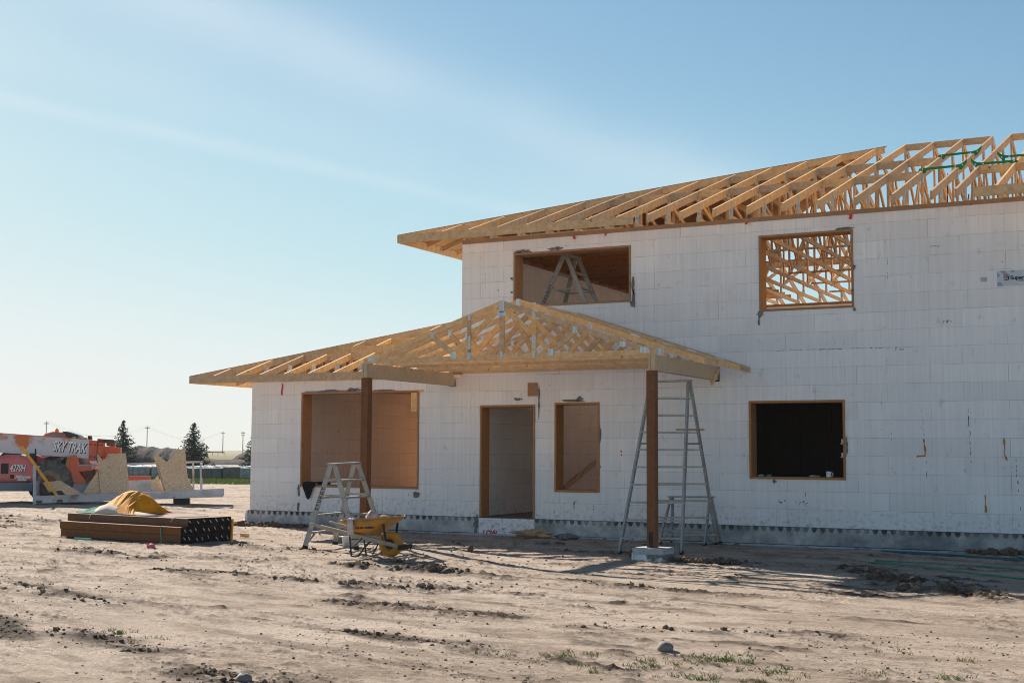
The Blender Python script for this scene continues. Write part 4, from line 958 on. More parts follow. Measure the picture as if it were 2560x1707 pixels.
# cab on the far side
cab = MB(); xa, xb = px_(357,0,.1)[0], px_(755,0,.1)[0]; zr = px_(500,290,.1)[1]
cab.prism([(xa-.02,1.0),(xa,zr-.22),(xa+.14,zr-.06),(xa+.35,zr),(xb-.45,zr-.02),(xb-.16,zr-.10),(xb,zr-.26),(xb+.25,1.05),(xb+.28,.55),(xa-.02,.55)], .10, 1.02, 'y')
cb = cab.build('cab', M['orange'], TH)
MB().prism([(xa+.08,zr-.20),(xa+.18,zr-.09),(xa+.36,zr-.045),(xa+.62,zr-.05),(xa+.80,zr-.20)], .085, .10, 'y').build('window', M['glass'], cb)
MB().prism([(xa+.62,zr+.01),(xb-.45,zr+.006),(xb-.15,zr-.09),(xb+.02,zr-.25),(xb+.04,zr-.30),(xa+.84,zr-.30),(xa+.72,zr-.08)], .07, 1.03, 'y').build('cab_roof', M['roofdark'], cb)
mbw = MB()
for k in range(4): mbw.box(xa+.92+k*.155,.055,zr-.20-.012*k, xa+1.02+k*.155,.07,zr-.14-.012*k)
mbw.build('roof_light_slot', M['cabglass'], cb)
MB().prism(poly((340,480),(560,495),(600,560),(480,555),(420,545), y=.08), .07, .10, 'y').build('window', M['cabglass'], cb)
MB().prism(poly((700,505),(800,515),(818,582),(720,582), y=.08), .06, .10, 'y').build('window', M['cabglass'], cb)
mbw = MB().tube([(xa+.42,.45,zr+.0),(xa+.42,.45,zr+.07)], .055, 10); mbw.build('beacon', M['amber'], cb)
MB().box(px_(768,0)[0],-.1,px_(0,365)[1], px_(805,0)[0],.0,px_(0,322)[1]).build('mirror', M['black'], TH)
m2 = MB().box(px_(275,0)[0],-.98,px_(0,565)[1], px_(327,0)[0],-.90,px_(0,488)[1]); m2.tube([(px_(325,0)[0],-.9,px_(0,480)[1]+.1),(px_(322,0)[0],-.7,px_(0,560)[1])], .02, 6); m2.build('mirror', M['black'], TH)
# front body, fender, steps
MB().prism(poly((600,640),(640,510),(690,500),(720,600),(845,600),(848,640),(730,650),(800,740),(790,755),(690,755),(640,700)), -.95, -.40, 'y').build('front_frame', M['orange'], TH)
MB().prism(poly((600,640),(625,510),(645,510),(632,690)), -1.0, -.955, 'y').build('side_plate', M['yellow'], TH)
MB().prism(poly((740,632),(880,630),(885,700),(800,752)), -.90, -.3, 'y').build('step_box', M['rust'], TH)
MB().prism(poly((718,585),(820,580),(845,600),(845,640),(722,640)), -.2, .9, 'y').build('cab_base', M['orange'], TH)
def wheel(x, y, r=.60, w=.40):
    t = MB().lathe([(r*.55,-w/2),(r*.86,-w/2),(r*.95,-w*.42),(r,-w*.3),(r,w*.3),(r*.95,w*.42),(r*.86,w/2),(r*.55,w/2)], axis='y', n=36)
    for k in range(22):
        a = 2*math.pi*k/22
        for s in (-1,1):
            a2 = a+(.14 if s > 0 else 0); p0 = Vector((math.cos(a2)*r*1.015,s*w*.02,math.sin(a2)*r*1.015)); a3 = a2+.30; p1 = Vector((math.cos(a3)*r*.98,s*w*.5,math.sin(a3)*r*.98))
            t.beam(p0,p1,.055,.075,(math.cos(a2+.1),0,math.sin(a2+.1)))
    o = t.build('wheel', M['tyre'], TH, False, (x,y,r*1.02))
    s = -1 if y < 0 else 1
    MB().lathe([(r*.54,-w*.503),(r*.56,-w*.52),(r*.57,0),(r*.56,w*.52),(r*.54,w*.503)], axis='y', n=28).build('rim', M['rimtan'], o); MB().lathe([(.20,s*w*.50),(.17,s*w*.56),(.12,s*w*.64)], axis='y', n=14).build('hub', M['rust'], o)
wheel(.14,-.88); wheel(.14,.88); wheel(-2.9,-.88); wheel(-2.9,.88)

# ------------------------------------------------------------------ white work platform
wp = far(85, 36.6); gW = -.255
WP = empty('work_platform', (wp.x,wp.y,gW), rzT, 'chipped white steel work platform with rails, holding cut sheathing boards', 'work platform'); WP.rotation_euler = (0,-.034,rzT)
LB, WB_ = 5.15, 1.15
def bxy(a, b, y=.5):
    k = (a/3.672-1280)/FPX; Z0 = 36.6; l0 = (85-1280)/FPX*(Z0*.9965-.13); x = (k*((Z0+.98*y)*.9965-.1)-l0+.19*y)/(.981-.19*k); Z = Z0+.19*x+.98*y
    return (x, 1.27+(1122.5-1000-b/3.672)*Z/FPX-gW-.034*x)
m_ = MB(); m_.box(.05,.0,.02, LB,.06,.23); m_.box(.05,WB_-.06,.02, LB,WB_,.23); m_.build('side_beam', M['binwhite'], WP)
MB().box(.06,.062,.16, LB-.02,WB_-.062,.20).build('deck', M['binwhite'], WP)
pk = MB(); pk.box(.08,-.004,.03, .24,-.0005,.10); pk.box(.62,-.004,.03, .78,-.0005,.11); pk.build('fork_pocket', M['rust'], WP)
m_ = MB(); m_.box(-.01,-.01,.0, .07,.05,1.06); m_.build('rail_post', M['binwhite'], WP); m_ = MB(); m_.box(-.01,WB_-.06,.0, .07,WB_,1.06); m_.build('rail_post', M['binwhite'], WP)
MB().box(.0,.052,.10, .05,WB_-.062,.62).build('end_panel', M['binwhite'], WP); MB().box(.005,.052,1.0, .06,WB_-.062,1.058).build('end_rail', M['binwhite'], WP)
MB().box(.07,WB_-.055,1.0, 4.55,WB_-.005,1.055).build('top_rail', M['binwhite'], WP)
for x in (.80,2.35,4.25): MB().box(x,WB_-.055,.23, x+.055,WB_-.005,1.0).build('rail_post', M['binwhite'], WP)
MB().box(.9,WB_-.03,.23, 4.2,WB_-.012,.55).build('kick_panel', M['binwhite'], WP)
MB().box(4.5,.2,.20, 4.55,.25,1.0).build('rail_post', M['binwhite'], WP); MB().box(4.5,.25,.95, 4.55,WB_-.06,1.0).build('end_rail', M['binwhite'], WP); MB().box(4.515,.252,.2, 4.535,WB_-.06,.55).build('end_panel', M['binwhite'], WP)
MB().box(3.75,.3,-.20, 4.2,.8,.018).build('support_block', M['black'], WP)
def sheet(name, pts, y0, lean, label, grp='cut sheathing boards on the work platform', t=.012):
    P2 = [bxy(a,b,y0+.1) for a,b in pts]; n = len(P2)
    v = [(x,y0+lean*z,z) for x,z in P2]+[(x,y0+lean*z+t,z) for x,z in P2]
    o = MB().add(v, [tuple(range(n)), tuple(range(2*n-1,n-1,-1))]+[((i+1)%n,i,n+i,n+(i+1)%n) for i in range(n)]).build(name, M['osb'])
    o.location = WP.location; o.rotation_euler = WP.rotation_euler; return tag(o, label, 'board', grp)
A_ = [(893,488),(958,560),(995,487),(1160,482),(1197,800),(1150,838),(935,852)]
sheet('sheathing_board', A_, .62, .25, 'large notched board leaning in the left half of the work platform')
sheet('sheathing_board', [(905,640),(932,852),(770,852)], .66, .25, 'triangular board left of the large notched board on the work platform')
B_ = [(1432,482),(1460,500),(1540,560),(1650,425),(1655,450),(1680,440),(1703,415),(1738,755),(1765,765),(1800,830),(1535,845)]
sheet('sheathing_board', B_, .52, .25, 'front notched board with a deep V cut at the right of the work platform')
sheet('sheathing_board', [(1418,522),(1440,505),(1520,600),(1640,450),(1720,760),(1760,835),(1522,845)], .60, .25, 'second notched board just behind the one with the deep V cut')
sheet('sheathing_board', [(1458,680),(1400,745),(1405,845),(1520,845)], .72, .22, 'low board showing at the left foot of the deep V cut boards')
sheet('sheathing_board', [(388,752),(552,735),(770,855),(628,880),(570,825),(455,838)], .15, .5, 'low angular offcut lying near the left end of the work platform')
sheet('sheathing_board', [(640,872),(1180,845),(1190,858),(640,884)], .12, .3, 'flat strip of board lying on the deck of the work platform')
p0 = bxy(548,890,.1); p1 = bxy(208,422,.0)
o = MB().beam((p0[0],.12,p0[1]),(p1[0],-.045,p1[1]),.075,.035,(1,0,0)).build('level_bar', M['yplast']); o.location = WP.location; o.rotation_euler = WP.rotation_euler; tag(o, 'long yellow level bar leaning against the left end of the work platform', 'level')
os_ = far(341, 46); ob = empty('barrier_stand', (os_.x,os_.y,-.26), rzT, 'orange barrier stand behind the work platform', 'barrier')
MB().box(-.7,-.05,.38, .50,.05,.62).build('bar', M['orange'], ob)
for x in (-.6,.28): MB().box(x,-.06,0, x+.18,.06,.38).build('leg', M['orange'], ob)

# ------------------------------------------------------------------ yard beyond: pallets, trees, poles, mounds
k = 0
for row, Z in enumerate((69.0, 71.2, 73.4)):
    for i in range(11):
        pxc = 232+44*i+row*9; p = far(pxc+random.uniform(-3,3), Z); gp = zg(p.x,p.y)
        if row and i < 1: continue
        dk_ = (i in (0,1,6,7,8) and row == 0) or (row and random.random() < .5)
        h = random.uniform(.58,.68); o = empty('pallet', (p.x,p.y,gp), .44+random.uniform(-.08,.08), None, 'pallet', 'wrapped pallets beyond the grass strip')
        o['label'] = ('dark wrapped pallet with a white cover in the %s row beyond the grass' if dk_ else 'grey stone pallet with a white cover in the %s row beyond the grass') % ('front','middle','back')[row]
        m_ = MB()
        for q in range(3): m_.box(-.44,-.44,.10+q*(h-.14)/3, .44,.44,.10+(q+1)*(h-.14)/3-.012)
        m_.build('load', M['wrap' if dk_ else 'wrapg'], o)
        MB().prism([(-.46,h-.045),(.46,h-.045),(.45,h),(.2,h+.012),(-.1,h-.008),(-.45,h+.006)], -.46, .46, 'y').build('cover', M['wraptop'], o)
        b_ = MB()
        for x in (-.40,0,.32): b_.box(x,-.43,0, x+.09,.43,.098)
        b_.build('pallet_base', M['dark'], o)

def spruce(px, Z, top_y, wpx, label, seed):
    rnd = random.Random(seed); p = far(px, Z); g = zg(p.x,p.y)-.02; hz = 1125; H = (hz-top_y)*Z/FPX+1.27-g; W = wpx*Z/FPX
    o = empty('spruce_tree', (p.x,p.y,g), 0, label, 'tree', 'spruce trees beyond the yard')
    MB().tube([(0,0,0),(.02,0,H*.4),(0,.01,H*.98)], [H*.03,H*.02,.008], 8).build('trunk', M['bark'], o)
    m_ = MB(); nw = 30
    for w in range(nw):
        t = w/(nw-1); z = H*(.03+.95*t); rad = W/2*(1-t)**.85*1.04+.03; nb = max(4, int(11*(1-t)+4))
        for b2 in range(nb):
            a = rnd.random()*6.283; L_ = rad*rnd.uniform(.55,1.22); droop = rnd.uniform(-.10,.24)*(1-t)-.12*t
            dx, dy = math.cos(a), math.sin(a); ns = max(3, int(L_/ .07))
            for s in range(ns):
                u = (s+.6)/ns; x = dx*L_*u; y = dy*L_*u; zz = z-droop*L_*u+.16*L_*u*u+rnd.uniform(-.03,.03)*H*.5
                for q in range(4):
                    n1 = Vector((rnd.uniform(-1,1),rnd.uniform(-1,1),rnd.uniform(-.6,.5))).normalized(); n1 = (n1+Vector((dx,dy,.15))*.9).normalized(); s2 = n1.orthogonal().normalized(); l = rnd.uniform(.06,.15)*H/3.6; wd = l*.26
                    c = Vector((x,y,zz)); m_.add([c-s2*wd,c+s2*wd,c+n1*l+s2*wd*.3,c+n1*l-s2*wd*.3], [(0,1,2,3)])
    m_.build('crown', M['needles'], o)
spruce(307, 92, 1053, 84, 'spruce with a slim pointed crown, seen just right of the telehandler boom', 11)
spruce(484, 88, 1057, 92, 'broad bushy spruce standing behind the deep V cut boards', 12)
spruce(640, 90, 1075, 84, 'spruce mostly hidden behind the left corner of the house', 13)
spruce(141, 160, 1073, 40, 'small far spruce whose tip shows above the telehandler cab', 14)

def pole(px, top_y, label, arms=1, hgt=11.5):
    Z = (hgt-1.4)*FPX/(1126-top_y); p = far(px, Z); o = empty('utility_pole', (p.x,p.y,-.6), -.2, label, 'utility pole', 'utility poles on the horizon')
    s = Z/520; MB().tube([(0,0,0),(0,0,hgt+.4)], [.20*s,.14*s], 8).build('post', M['pole'], o)
    for k in range(arms): 
        MB().box(-1.6+.25*k,-.10*s,hgt-.5-1.3*k-.10*s, 1.6-.25*k,.10*s,hgt-.5-1.3*k+.10*s).build('cross_arm', M['pole'], o)
        ins = MB()
        for x in (-1.45,-.7,.7,1.45): ins.lathe([(.07*s,hgt-.4-1.3*k),(.05*s,hgt-.05-1.3*k)], (x*(1-.15*k),0,0), 'z', 6)
        ins.build('insulator', M['grey'], o)
    return Vector((p.x,p.y,hgt-.6)), s
P_ = [pole(115,1056,'utility pole above the telehandler cab'), pole(368,1067,'utility pole between the two nearer spruces'), pole(558,1080,'single-arm utility pole left of the house corner'), pole(608,1079,'two-arm utility pole closest to the house corner',2), pole(503,1109,'short distant utility pole just right of the broad spruce'), pole(621,1111,'short distant utility pole beside the house corner')]
for (a, b2), lb in (((0,1),'power line sagging from the pole above the cab to the pole between the spruces'),((1,2),'power line sagging from the pole between the spruces to the single-arm pole')):
    pa, s1 = P_[a]; pb2, s2 = P_[b2]; w = MB()
    for off in (-1.4,-.7,.7,1.4):
        w.tube([tuple(pa.lerp(pb2,t)+Vector((off,0,.5-4*5.0*t*(1-t)))) for t in [i/14 for i in range(15)]], .014, 4)
    o = w.build('power_line', M['grey']); tag(o, lb, 'power line', 'power lines on the horizon')
def mound(name, px, Z, wpx, top_y, depth, seed, label=None):
    rnd = np.random.default_rng(seed); p = far(px, Z); g = -.45; Wd = wpx*Z/FPX; Hh = (1125-top_y)*Z/FPX+1.27-g
    nx, ny = 70, 22; m_ = MB(); vs = []
    for j in range(ny):
        for i in range(nx):
            u = i/(nx-1)*2-1; v = j/(ny-1)*2-1; e = max(0, 1-abs(u)**2.6)*max(0, 1-abs(v)**2); h = Hh*min(1, e**.7)*(1+.05*math.sin(u*9+seed)+.04*math.sin(u*23))+rnd.uniform(-.05,.05)*(1 if e > .02 else 0)*Hh
            vs.append((u*Wd/2, v*depth/2, h-.05))
    m_.add(vs, [(j*nx+i,j*nx+i+1,(j+1)*nx+i+1,(j+1)*nx+i) for j in range(ny-1) for i in range(nx-1)])
    o = m_.build(name, M['mound'], None, True, (p.x,p.y,g)); o.rotation_euler = (0,0,yaw+.1); return tag(o, label, None, None, 'structure')
mound('hill', 375, 150, 260, 1118, 14, 3); mound('hill', 555, 140, 330, 1147, 10, 4); mound('hill', 655, 170, 150, 1124, 12, 5); mound('hill', 150, 170, 420, 1146, 10, 8)
fp = far(537, 420); fo_ = empty('fence', (fp.x,fp.y,-.6), .55, 'thin dark rail fence far out on the plain', 'fence')
MB().box(-2.6,-.05,1.0, 3.2,.05,1.35).build('rail', M['pole'], fo_)
for x in (-2.5,-.6,1.2,3.1): MB().box(x-.07,-.05,0, x+.07,.05,1.0).build('fence_post', M['pole'], fo_)

# ------------------------------------------------------------------ ground: one sheet, finest where the photograph is closest
def vnoise(x, y, seed):
    xi = np.floor(x).astype(np.int64); yi = np.floor(y).astype(np.int64); fx = x-xi; fy = y-yi
    def h(a, b):
        n = (a*374761393 + b*668265263 + seed*974711) & 0xffffffff; n = ((n ^ (n >> 13))*1274126177) & 0xffffffff
        return ((n ^ (n >> 16)) & 0xffff)/65535.0
    u = fx*fx*(3-2*fx); v = fy*fy*(3-2*fy)
    return (h(xi,yi)*(1-u)+h(xi+1,yi)*u)*(1-v)+(h(xi,yi+1)*(1-u)+h(xi+1,yi+1)*u)*v
def fbm(x, y, f, o, seed, g=.55):
    s = 0; a = 1; t = 0
    for k in range(o): s = s+a*vnoise(x*f+31.7*k, y*f-17.3*k, seed+k); t += a; a *= g; f *= 2.03
    return s/t
FEAT = [((7.29,-6.93),(9.05,-6.62),.16,.05), ((5.6,-9.0),(10.3,-8.55),.14,.03), ((13.5,-3.0),(14.85,-5.4),.38,.05), ((14.85,-5.4),(15.9,-6.4),.22,.05), ((14.9,-4.2),(15.6,-5.6),.25,.04),
        ((-3.5,-7.2),(1.5,-8.6),.25,.03), ((4.5,-11.2),(7.6,-11.9),.25,.03), ((9.4,-10.3),(11.6,-10.4),.18,.025), ((11.2,-14.6),(12.2,-14.75),.22,-.03), ((8.6,-13.4),(10.2,-14.0),.2,.02), ((11.0,-7.0),(13.2,-7.5),.16,.03), ((2.0,-7.0),(4.4,-7.6),.22,.025),
        ((3.5,-4.9),(5.4,-5.1),.25,.02), ((-5,-2),(-3,-4.5),.4,.03), ((-9,-.5),(-4,-1.5),.5,.03), ((12.6,-10.7),(14.9,-10.2),.16,.02), ((10.8,-12.2),(12.4,-12.5),.12,.02), ((6.5,-13.0),(8.4,-13.8),.3,.02)]
def featd(x, y):
    d = np.zeros_like(x); hh = np.zeros_like(x); wob = (fbm(x,y,.9,3,71)-.5)*.5
    for (ax,ay),(bx,by),w,h in FEAT:
        w = w*1.25; h = h*1.0
        vx, vy = bx-ax, by-ay; t = np.clip(((x-ax)*vx+(y-ay)*vy)/(vx*vx+vy*vy), 0, 1); q = np.hypot(x-ax-t*vx, y-ay-t*vy)+wob*w
        g = np.exp(-(q/w)**2); d = np.maximum(d, g); hh = hh+h*g
    return d, hh
def gheight(x, y):
    r = np.hypot(x-CAM.x, y-CAM.y); near = np.clip(1.4-r/70, 0, 1)
    S = x*.97-y*.24; T = x*.24+y*.97                              # dragged roughly along the front of the house
    n1 = fbm(S*.5,T*1.1,.7,4,5)-.5; n2 = fbm(S*.7,T*1.5,3.2,5,9); cl = np.clip((n2-.53)*4, 0, 1)*np.clip((fbm(S*.45,T*1.2,.8,3,15)-.42)*4, 0, 1)
    fd, fh = featd(x, y); rough = fbm(x,y,9,3,21)-.5
    ruts = (np.clip(np.abs(((T+.9*n1)*1.15) % 1.0-.5)*2, 0, 1)-.5)*np.clip((fbm(S*.25,T*.6,.5,2,33)-.42)*5, 0, 1)
    g1 = np.clip((fbm(S*.6,T*1.1,12,2,45,.5)-.60)*5, 0, 1); g2 = np.clip((fbm(S*.75,T*1.1,31,2,47,.5)-.56)*5, 0, 1); zone = np.clip((fbm(S*.5,T*1.1,1.3,3,52)-.36)*3.2, .12, 1)
    z = zbase(x,y)-.06*sst(-.26,-.10,y)*(x > -.5)+near*(n1*.05+cl*.040*(.6+rough*1.6)+(rough*.018+g1*.022+g2*.015)*zone*(.5+.5*sst(10,19,r))+ruts*.024)+fh*(.7+rough*2.2)*near
    far_ = np.clip((r-150)/400, 0, 1); z = z-.55*far_
    wall_in = (x > -.2) & (y > .02) & (x < 24.2) & (y < 14.2); z = np.where(wall_in, -.75, z)
    damp = np.clip(.75*cl*np.clip(.4+rough*2.5+.5*n2, 0, 1)+.85*fd*np.clip((n2-.36)*4, 0, 1)+np.where(ruts < -.15, .35, 0)*near*np.clip((n2-.42)*5, 0, 1)+.5*np.clip(g1+.7*g2-.25, 0, 1)*zone, 0, 1)
    return z, damp*near
ang0 = yaw; A1 = np.linspace(-.43, .43, 760); st_ = A1[1]-A1[0]
side = [.43]; s_ = st_
while side[-1] < math.pi: s_ = min(s_*1.12, .12); side.append(side[-1]+s_)
side = np.array(side[1:-1]); ang = np.concatenate([-side[::-1], A1, side]); ang = ang[(ang > -math.pi+.02) & (ang < math.pi-.02)]
rad = [.4, 1.5, 3, 4.5, 6, 7.2]
while rad[-1] < 60: rad.append(rad[-1]*((1.0023 if rad[-1] < 21 else 1.0045) if rad[-1] > 8.5 else 1.02))
while rad[-1] < 6000: rad.append(rad[-1]*1.06)
rad = np.array(rad); na, nr = len(ang), len(rad)
AA, RR = np.meshgrid(ang+ang0, rad)
gxx = CAM.x-np.sin(AA)*RR; gyy = CAM.y+np.cos(AA)*RR
gz, gd = gheight(gxx, gyy)
V = np.stack([gxx,gyy,gz], -1).reshape(-1,3); V = np.vstack([V, [[CAM.x,CAM.y,zg(CAM.x,CAM.y)]]])
ii = np.arange(na); i2 = (ii+1) % na; rr_ = np.arange(nr-1)[:,None]*na
quads = np.stack([rr_+ii, rr_+na+ii, rr_+na+i2, rr_+i2], -1).reshape(-1,4)[:, ::-1]
tris = np.stack([np.full(na, len(V)-1), ii, i2], -1)
me = bpy.data.meshes.new('ground'); nq, nt_ = len(quads), len(tris)
me.vertices.add(len(V)); me.vertices.foreach_set('co', V.astype(np.float32).ravel())
me.loops.add(nq*4+nt_*3); me.loops.foreach_set('vertex_index', np.concatenate([quads.ravel(), tris.ravel()]).astype(np.int32))
me.polygons.add(nq+nt_); me.polygons.foreach_set('loop_start', np.concatenate([np.arange(nq)*4, nq*4+np.arange(nt_)*3]).astype(np.int32))
me.polygons.foreach_set('use_smooth', np.ones(nq+nt_, dtype=bool))
me.update(calc_edges=True); me.validate()
at = me.attributes.new('damp', 'FLOAT', 'POINT'); at.data.foreach_set('value', np.append(gd.ravel(), 0).astype(np.float32))
me.materials.append(M['ground']); go = bpy.data.objects.new('ground', me); C.objects.link(go); tag(go, None, None, None, 'structure')
if me.polygons[0].normal.z < 0: me.flip_normals()

# loose clods over the yard, thick along the disturbed rows
rs = np.random.default_rng(4); cm = MB()
Zs = 9.3+30*rs.random(60000)**1.7; Ls = (rs.random(60000)*2-1)*.44
cx = CAM.x+fh.x*Zs+rt0.x*Ls*Zs; cy = CAM.y+fh.y*Zs+rt0.y*Ls*Zs
fd, _ = featd(cx, cy); S = cx*.97-cy*.24; T = cx*.24+cy*.97
den = np.clip((fbm(S*.5,T*1.1,.9,4,15)-.46)*5, 0, 1)
cz, cd = gheight(cx, cy); n_ = 0
for i in range(60000):
    if cy[i] > -.25 and cx[i] > -.6: continue
    if 4.0 < cx[i] < 24 and cy[i] > -1.2 and rs.random() > .25: continue
    if rs.random() > .02+.26*den[i]+.55*fd[i]: continue
    r = (.004+.011*rs.random()**5)*(1+2.2*fd[i]*rs.random()**2)*(1+.45*(Zs[i] > 16))
    cm.lump((cx[i],cy[i],cz[i]+r*.25), r, 0 if rs.random() < .35+.4*fd[i] else 1, .75, .35); n_ += 1
o = cm.build('soil_clods', [M['soil'],M['soilpale']]); tag(o, None, None, None, 'stuff')
def heap(name, pts, n, r0, r1, spread, label, seed, loc=(0,0)):
    random.seed(seed); m_ = MB()
    for i in range(n):
        k = random.random()*(len(pts)-1); a = Vector(pts[int(k)]); b2 = Vector(pts[min(int(k)+1,len(pts)-1)]); p = a.lerp(b2, k-int(k))
        q1, q2 = [max(-1.25,min(1.25,random.gauss(0,1))) for _ in (0,1)]; x = p.x+q1*spread; y = p.y+q2*spread*.7
        if y > -.06 and x > -.1: y = -.06-random.random()*.2
        r = random.uniform(r0,r1)*(1 if random.random() < .8 else 1.5); m_.lump((x,y,zg(x,y)+r*random.uniform(.1,.9)), r, 0, .8, .3)
    return tag(m_.build(name, M['soil']), label, 'soil heap', 'heaps of dug soil')
heap('soil_heap', [(-.7,-.15),(.2,-.30),(.9,-.28),(1.5,-.25)], 520, .014,.055, .15, 'dark heap of clods along the foundation at the left corner', 1)
heap('soil_heap', [(8.15,-6.80),(8.55,-6.72),(8.95,-6.64)], 160, .012,.055, .11, 'row of dark clods on the soil in front of the wheelbarrow', 2)
heap('soil_heap', [(13.7,-3.3),(14.3,-4.4),(14.9,-5.5),(15.0,-5.8)], 560, .010,.048, .22, 'long heap of clods half in shade at the right', 3)
heap('soil_heap', [(15.2,-5.4),(15.6,-5.9),(15.9,-6.4)], 220, .010,.042, .13, 'smaller heap of clods nearest the right edge', 4)
heap('soil_heap', [(14.85,-.32),(15.5,-.4)], 150, .015,.06, .11, 'black heap of soil against the foundation at the right edge', 5)
heap('soil_heap', [(10.75,-3.0),(11.3,-3.1),(11.7,-3.0)], 180, .010,.042, .09, 'wet grey clods spilled right of the porch pier', 6)
random.seed(21)
# grass: tufts in the foreground, the strip beyond the yard
gm = MB()
def blade(x, y, z, h, mi, lean):
    a = random.random()*6.283; dx, dy = math.cos(a)*lean*h, math.sin(a)*lean*h; w = .0026+.0014*random.random(); px2, py2 = -math.sin(a+1.2)*w, math.cos(a+1.2)*w
    gm.add([(x-px2,y-py2,z),(x+px2,y+py2,z),(x+dx*.45+px2*.7,y+dy*.45+py2*.7,z+h*.6),(x+dx*.45-px2*.7,y+dy*.45-py2*.7,z+h*.6),(x+dx,y+dy,z+h*.9)], [(0,1,2,3),(3,2,4)], mi)
spots = [(14.36,-12.0,.28,150,.85),(14.55,-12.05,.22,70,.8),(13.95,-12.5,.35,90,.5),(14.3,-12.55,.35,90,.4),(14.95,-12.45,.3,80,.6),(15.2,-12.6,.25,60,.5),(14.6,-12.9,.2,110,.95),(13.2,-12.55,.22,70,.7),(13.4,-12.4,.3,50,.5),(12.7,-12.8,.2,30,.6),(16.25,-12.1,.10,60,.95),(15.75,-12.2,.12,30,.7),(16.3,-11.2,.15,30,.5),(9.08,-13.28,.06,60,.9),(8.9,-13.15,.2,24,.3),(9.6,-13.35,.15,20,.3),(13.6,-13.0,.4,60,.3),(15.6,-11.0,.3,20,.5),(12.2,-11.9,.25,16,.3),(14.0,-11.2,.2,14,.4),(15.0,-13.0,.25,40,.5)]
for x,y,s,n,g in spots:
    tc = [(x+random.gauss(0,s*.55), y+random.gauss(0,s*.45)) for _ in range(max(3,n//6))]
    for k in range(int(n*1.6)):
        q = random.choice(tc); xx_, yy_ = q[0]+random.gauss(0,.022), q[1]+random.gauss(0,.022)
        blade(xx_, yy_, float(gheight(np.array([xx_]),np.array([yy_]))[0][0])-.004, random.uniform(.012,.052), 0 if random.random() < g else 1, random.uniform(.3,1.1))
o = gm.build('grass_tufts', [M['grassg'],M['straw']]); tag(o, None, None, None, 'stuff')
gm = MB()
for k in range(22000):
    Z = 58.5+9.5*random.random(); pxc = random.uniform(-80,1000); p = far(pxc, Z); h = random.uniform(.07,.17)*(.5+.5*min(1,(Z-58)/3)); a = random.random()*3.14; w = .03
    g = zg(p.x,p.y)-.02; c, s = math.cos(a)*w, math.sin(a)*w; d = random.uniform(-.05,.05)
    gm.add([(p.x-c,p.y-s,g),(p.x+c,p.y+s,g),(p.x+d,p.y+d,g+h)], [(0,1,2)], 0 if random.random() < .9 else 1)
o = gm.build('grass_strip', [M['grassg'],M['straw']]); tag(o, None, None, None, 'stuff')

# ------------------------------------------------------------------ air, sky, sun, camera
SUN = Vector((-.865,.447,0)).normalized()*math.cos(R(28)); SUN.z = math.sin(R(28))
hz_ = MB().box(-900,-300,-6, 700,1700,16).build('haze', None or bpy.data.materials.new('haze_air')); tag(hz_, None, None, None, 'stuff')
hm = hz_.data.materials[0]; hm.use_nodes = True; nt = hm.node_tree
for n in list(nt.nodes):
    if n.type == 'BSDF_PRINCIPLED': nt.nodes.remove(n)
pv = N(nt, 'ShaderNodeVolumePrincipled', Density=HAZE) if False else nt.nodes.new('ShaderNodeVolumePrincipled')
pv.inputs['Density'].default_value = .00026; pv.inputs['Color'].default_value = (.86,.90,.95,1); pv.inputs['Anisotropy'].default_value = .0
nt.links.new(pv.outputs[0], nt.nodes['Material Output'].inputs['Volume'])

w = bpy.data.worlds.new('World'); SC.world = w; w.use_nodes = True; nt = w.node_tree
bg = nt.nodes['Background']; sky = nt.nodes.new('ShaderNodeTexSky'); sky.sky_type = 'NISHITA'; sky.sun_disc = False
sky.sun_elevation = R(28); sky.sun_rotation = math.atan2(SUN.x, SUN.y); sky.altitude = 900; sky.air_density = 1.0; sky.dust_density = .35; sky.ozone_density = 1.2
tc = nt.nodes.new('ShaderNodeTexCoord'); D = tc.outputs['Generated']
def ray(px, py):
    v = fw + rt*((px-1280)/FPX) - up*((py-853.5)/FPX); return v.normalized()
def vdot(v):
    n = nt.nodes.new('ShaderNodeVectorMath'); n.operation = 'DOT_PRODUCT'; nt.links.new(D, n.inputs[0]); n.inputs[1].default_value = tuple(v); return n.outputs['Value']
col = mix(nt, 1.0, sky.outputs[0], (.875,1.0,.98), 'MULTIPLY')
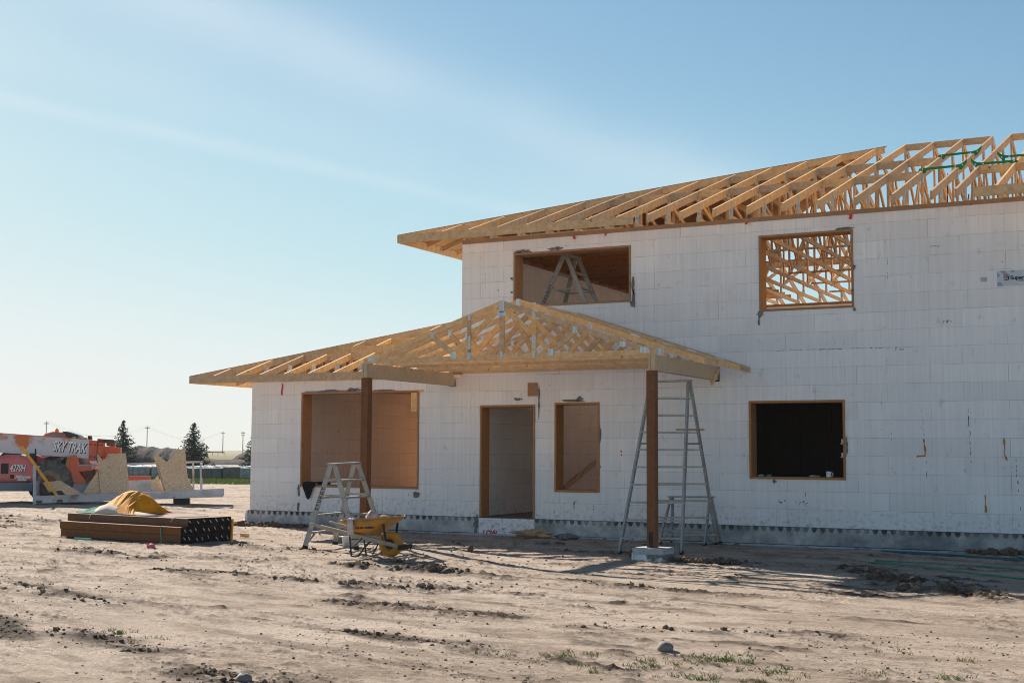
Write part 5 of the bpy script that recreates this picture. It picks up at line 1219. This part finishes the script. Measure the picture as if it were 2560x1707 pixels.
# soft clip per channel holds down the brightest part of the sky
sc_ = nt.nodes.new('ShaderNodeSeparateColor'); nt.links.new(col, sc_.inputs[0]); cc_ = nt.nodes.new('ShaderNodeCombineColor')
for k_, c0 in enumerate((6.9,7.0,7.0)):
    x_ = sc_.outputs[k_]; q_ = mth(nt, 'POWER', mth(nt, 'ADD', 1.0, mth(nt, 'POWER', mth(nt, 'DIVIDE', x_, c0), 4.0)), .25)
    nt.links.new(mth(nt, 'DIVIDE', x_, q_), cc_.inputs[k_])
col = cc_.outputs[0]
wn = N(nt, 'ShaderNodeTexNoise', Scale=5.0, Detail=6.0); nt.links.new(D, wn.inputs['Vector'])
wob = mth(nt, 'MULTIPLY', mth(nt, 'SUBTRACT', wn.outputs[0], .5), .012)
for (a, b2, width, amp) in (((0,248),(1280,520),.0060,.22), ((0,120),(1250,470),.026,.18), ((430,40),(1560,420),.036,.19), ((820,130),(1620,420),.022,.24), ((-200,330),(1100,560),.030,.08)):
    ra, rb_ = ray(*a), ray(*b2); n = ra.cross(rb_).normalized(); d = mth(nt, 'ADD', vdot(n), wob)
    band = mth(nt, 'POWER', 2.718, mth(nt, 'MULTIPLY', -1.0, mth(nt, 'POWER', mth(nt, 'DIVIDE', d, width), 2)))
    mid = (ra+rb_*.8).normalized(); ext = ramp(nt, vdot(mid), .89, .965)
    f = mth(nt, 'MULTIPLY', mth(nt, 'MULTIPLY', band, ext), mth(nt, 'MULTIPLY', amp, ramp(nt, wn.outputs[0], .0, .8)))
    col = mix(nt, f, col, (7.4,7.6,7.7))
nt.links.new(col, bg.inputs['Color']); bg.inputs['Strength'].default_value = .060
sl_ = bpy.data.lights.new('sun', 'SUN'); sl_.energy = 5.0; sl_.angle = R(.53); sl_.color = (1,.90,.78)
so = bpy.data.objects.new('sun', sl_); C.objects.link(so); so.rotation_euler = SUN.to_track_quat('Z','Y').to_euler()
cam = bpy.data.cameras.new('camera'); cam.lens = 46.042; cam.sensor_width = 36; cam.sensor_fit = 'HORIZONTAL'; cam.clip_start = .1; cam.clip_end = 9000
co = bpy.data.objects.new('camera', cam); C.objects.link(co)
Mc = Matrix((rt, up, -fw)).transposed().to_4x4(); Mc.translation = CAM; co.matrix_world = Mc
SC.camera = co
SC.view_settings.view_transform = 'Standard'; SC.view_settings.look = 'None'; SC.view_settings.exposure = 1.13; SC.view_settings.gamma = 1
SC.cycles.filter_width = 1.0; SC.cycles.max_bounces = 8; SC.cycles.volume_bounces = 0; SC.cycles.volume_step_rate = 4
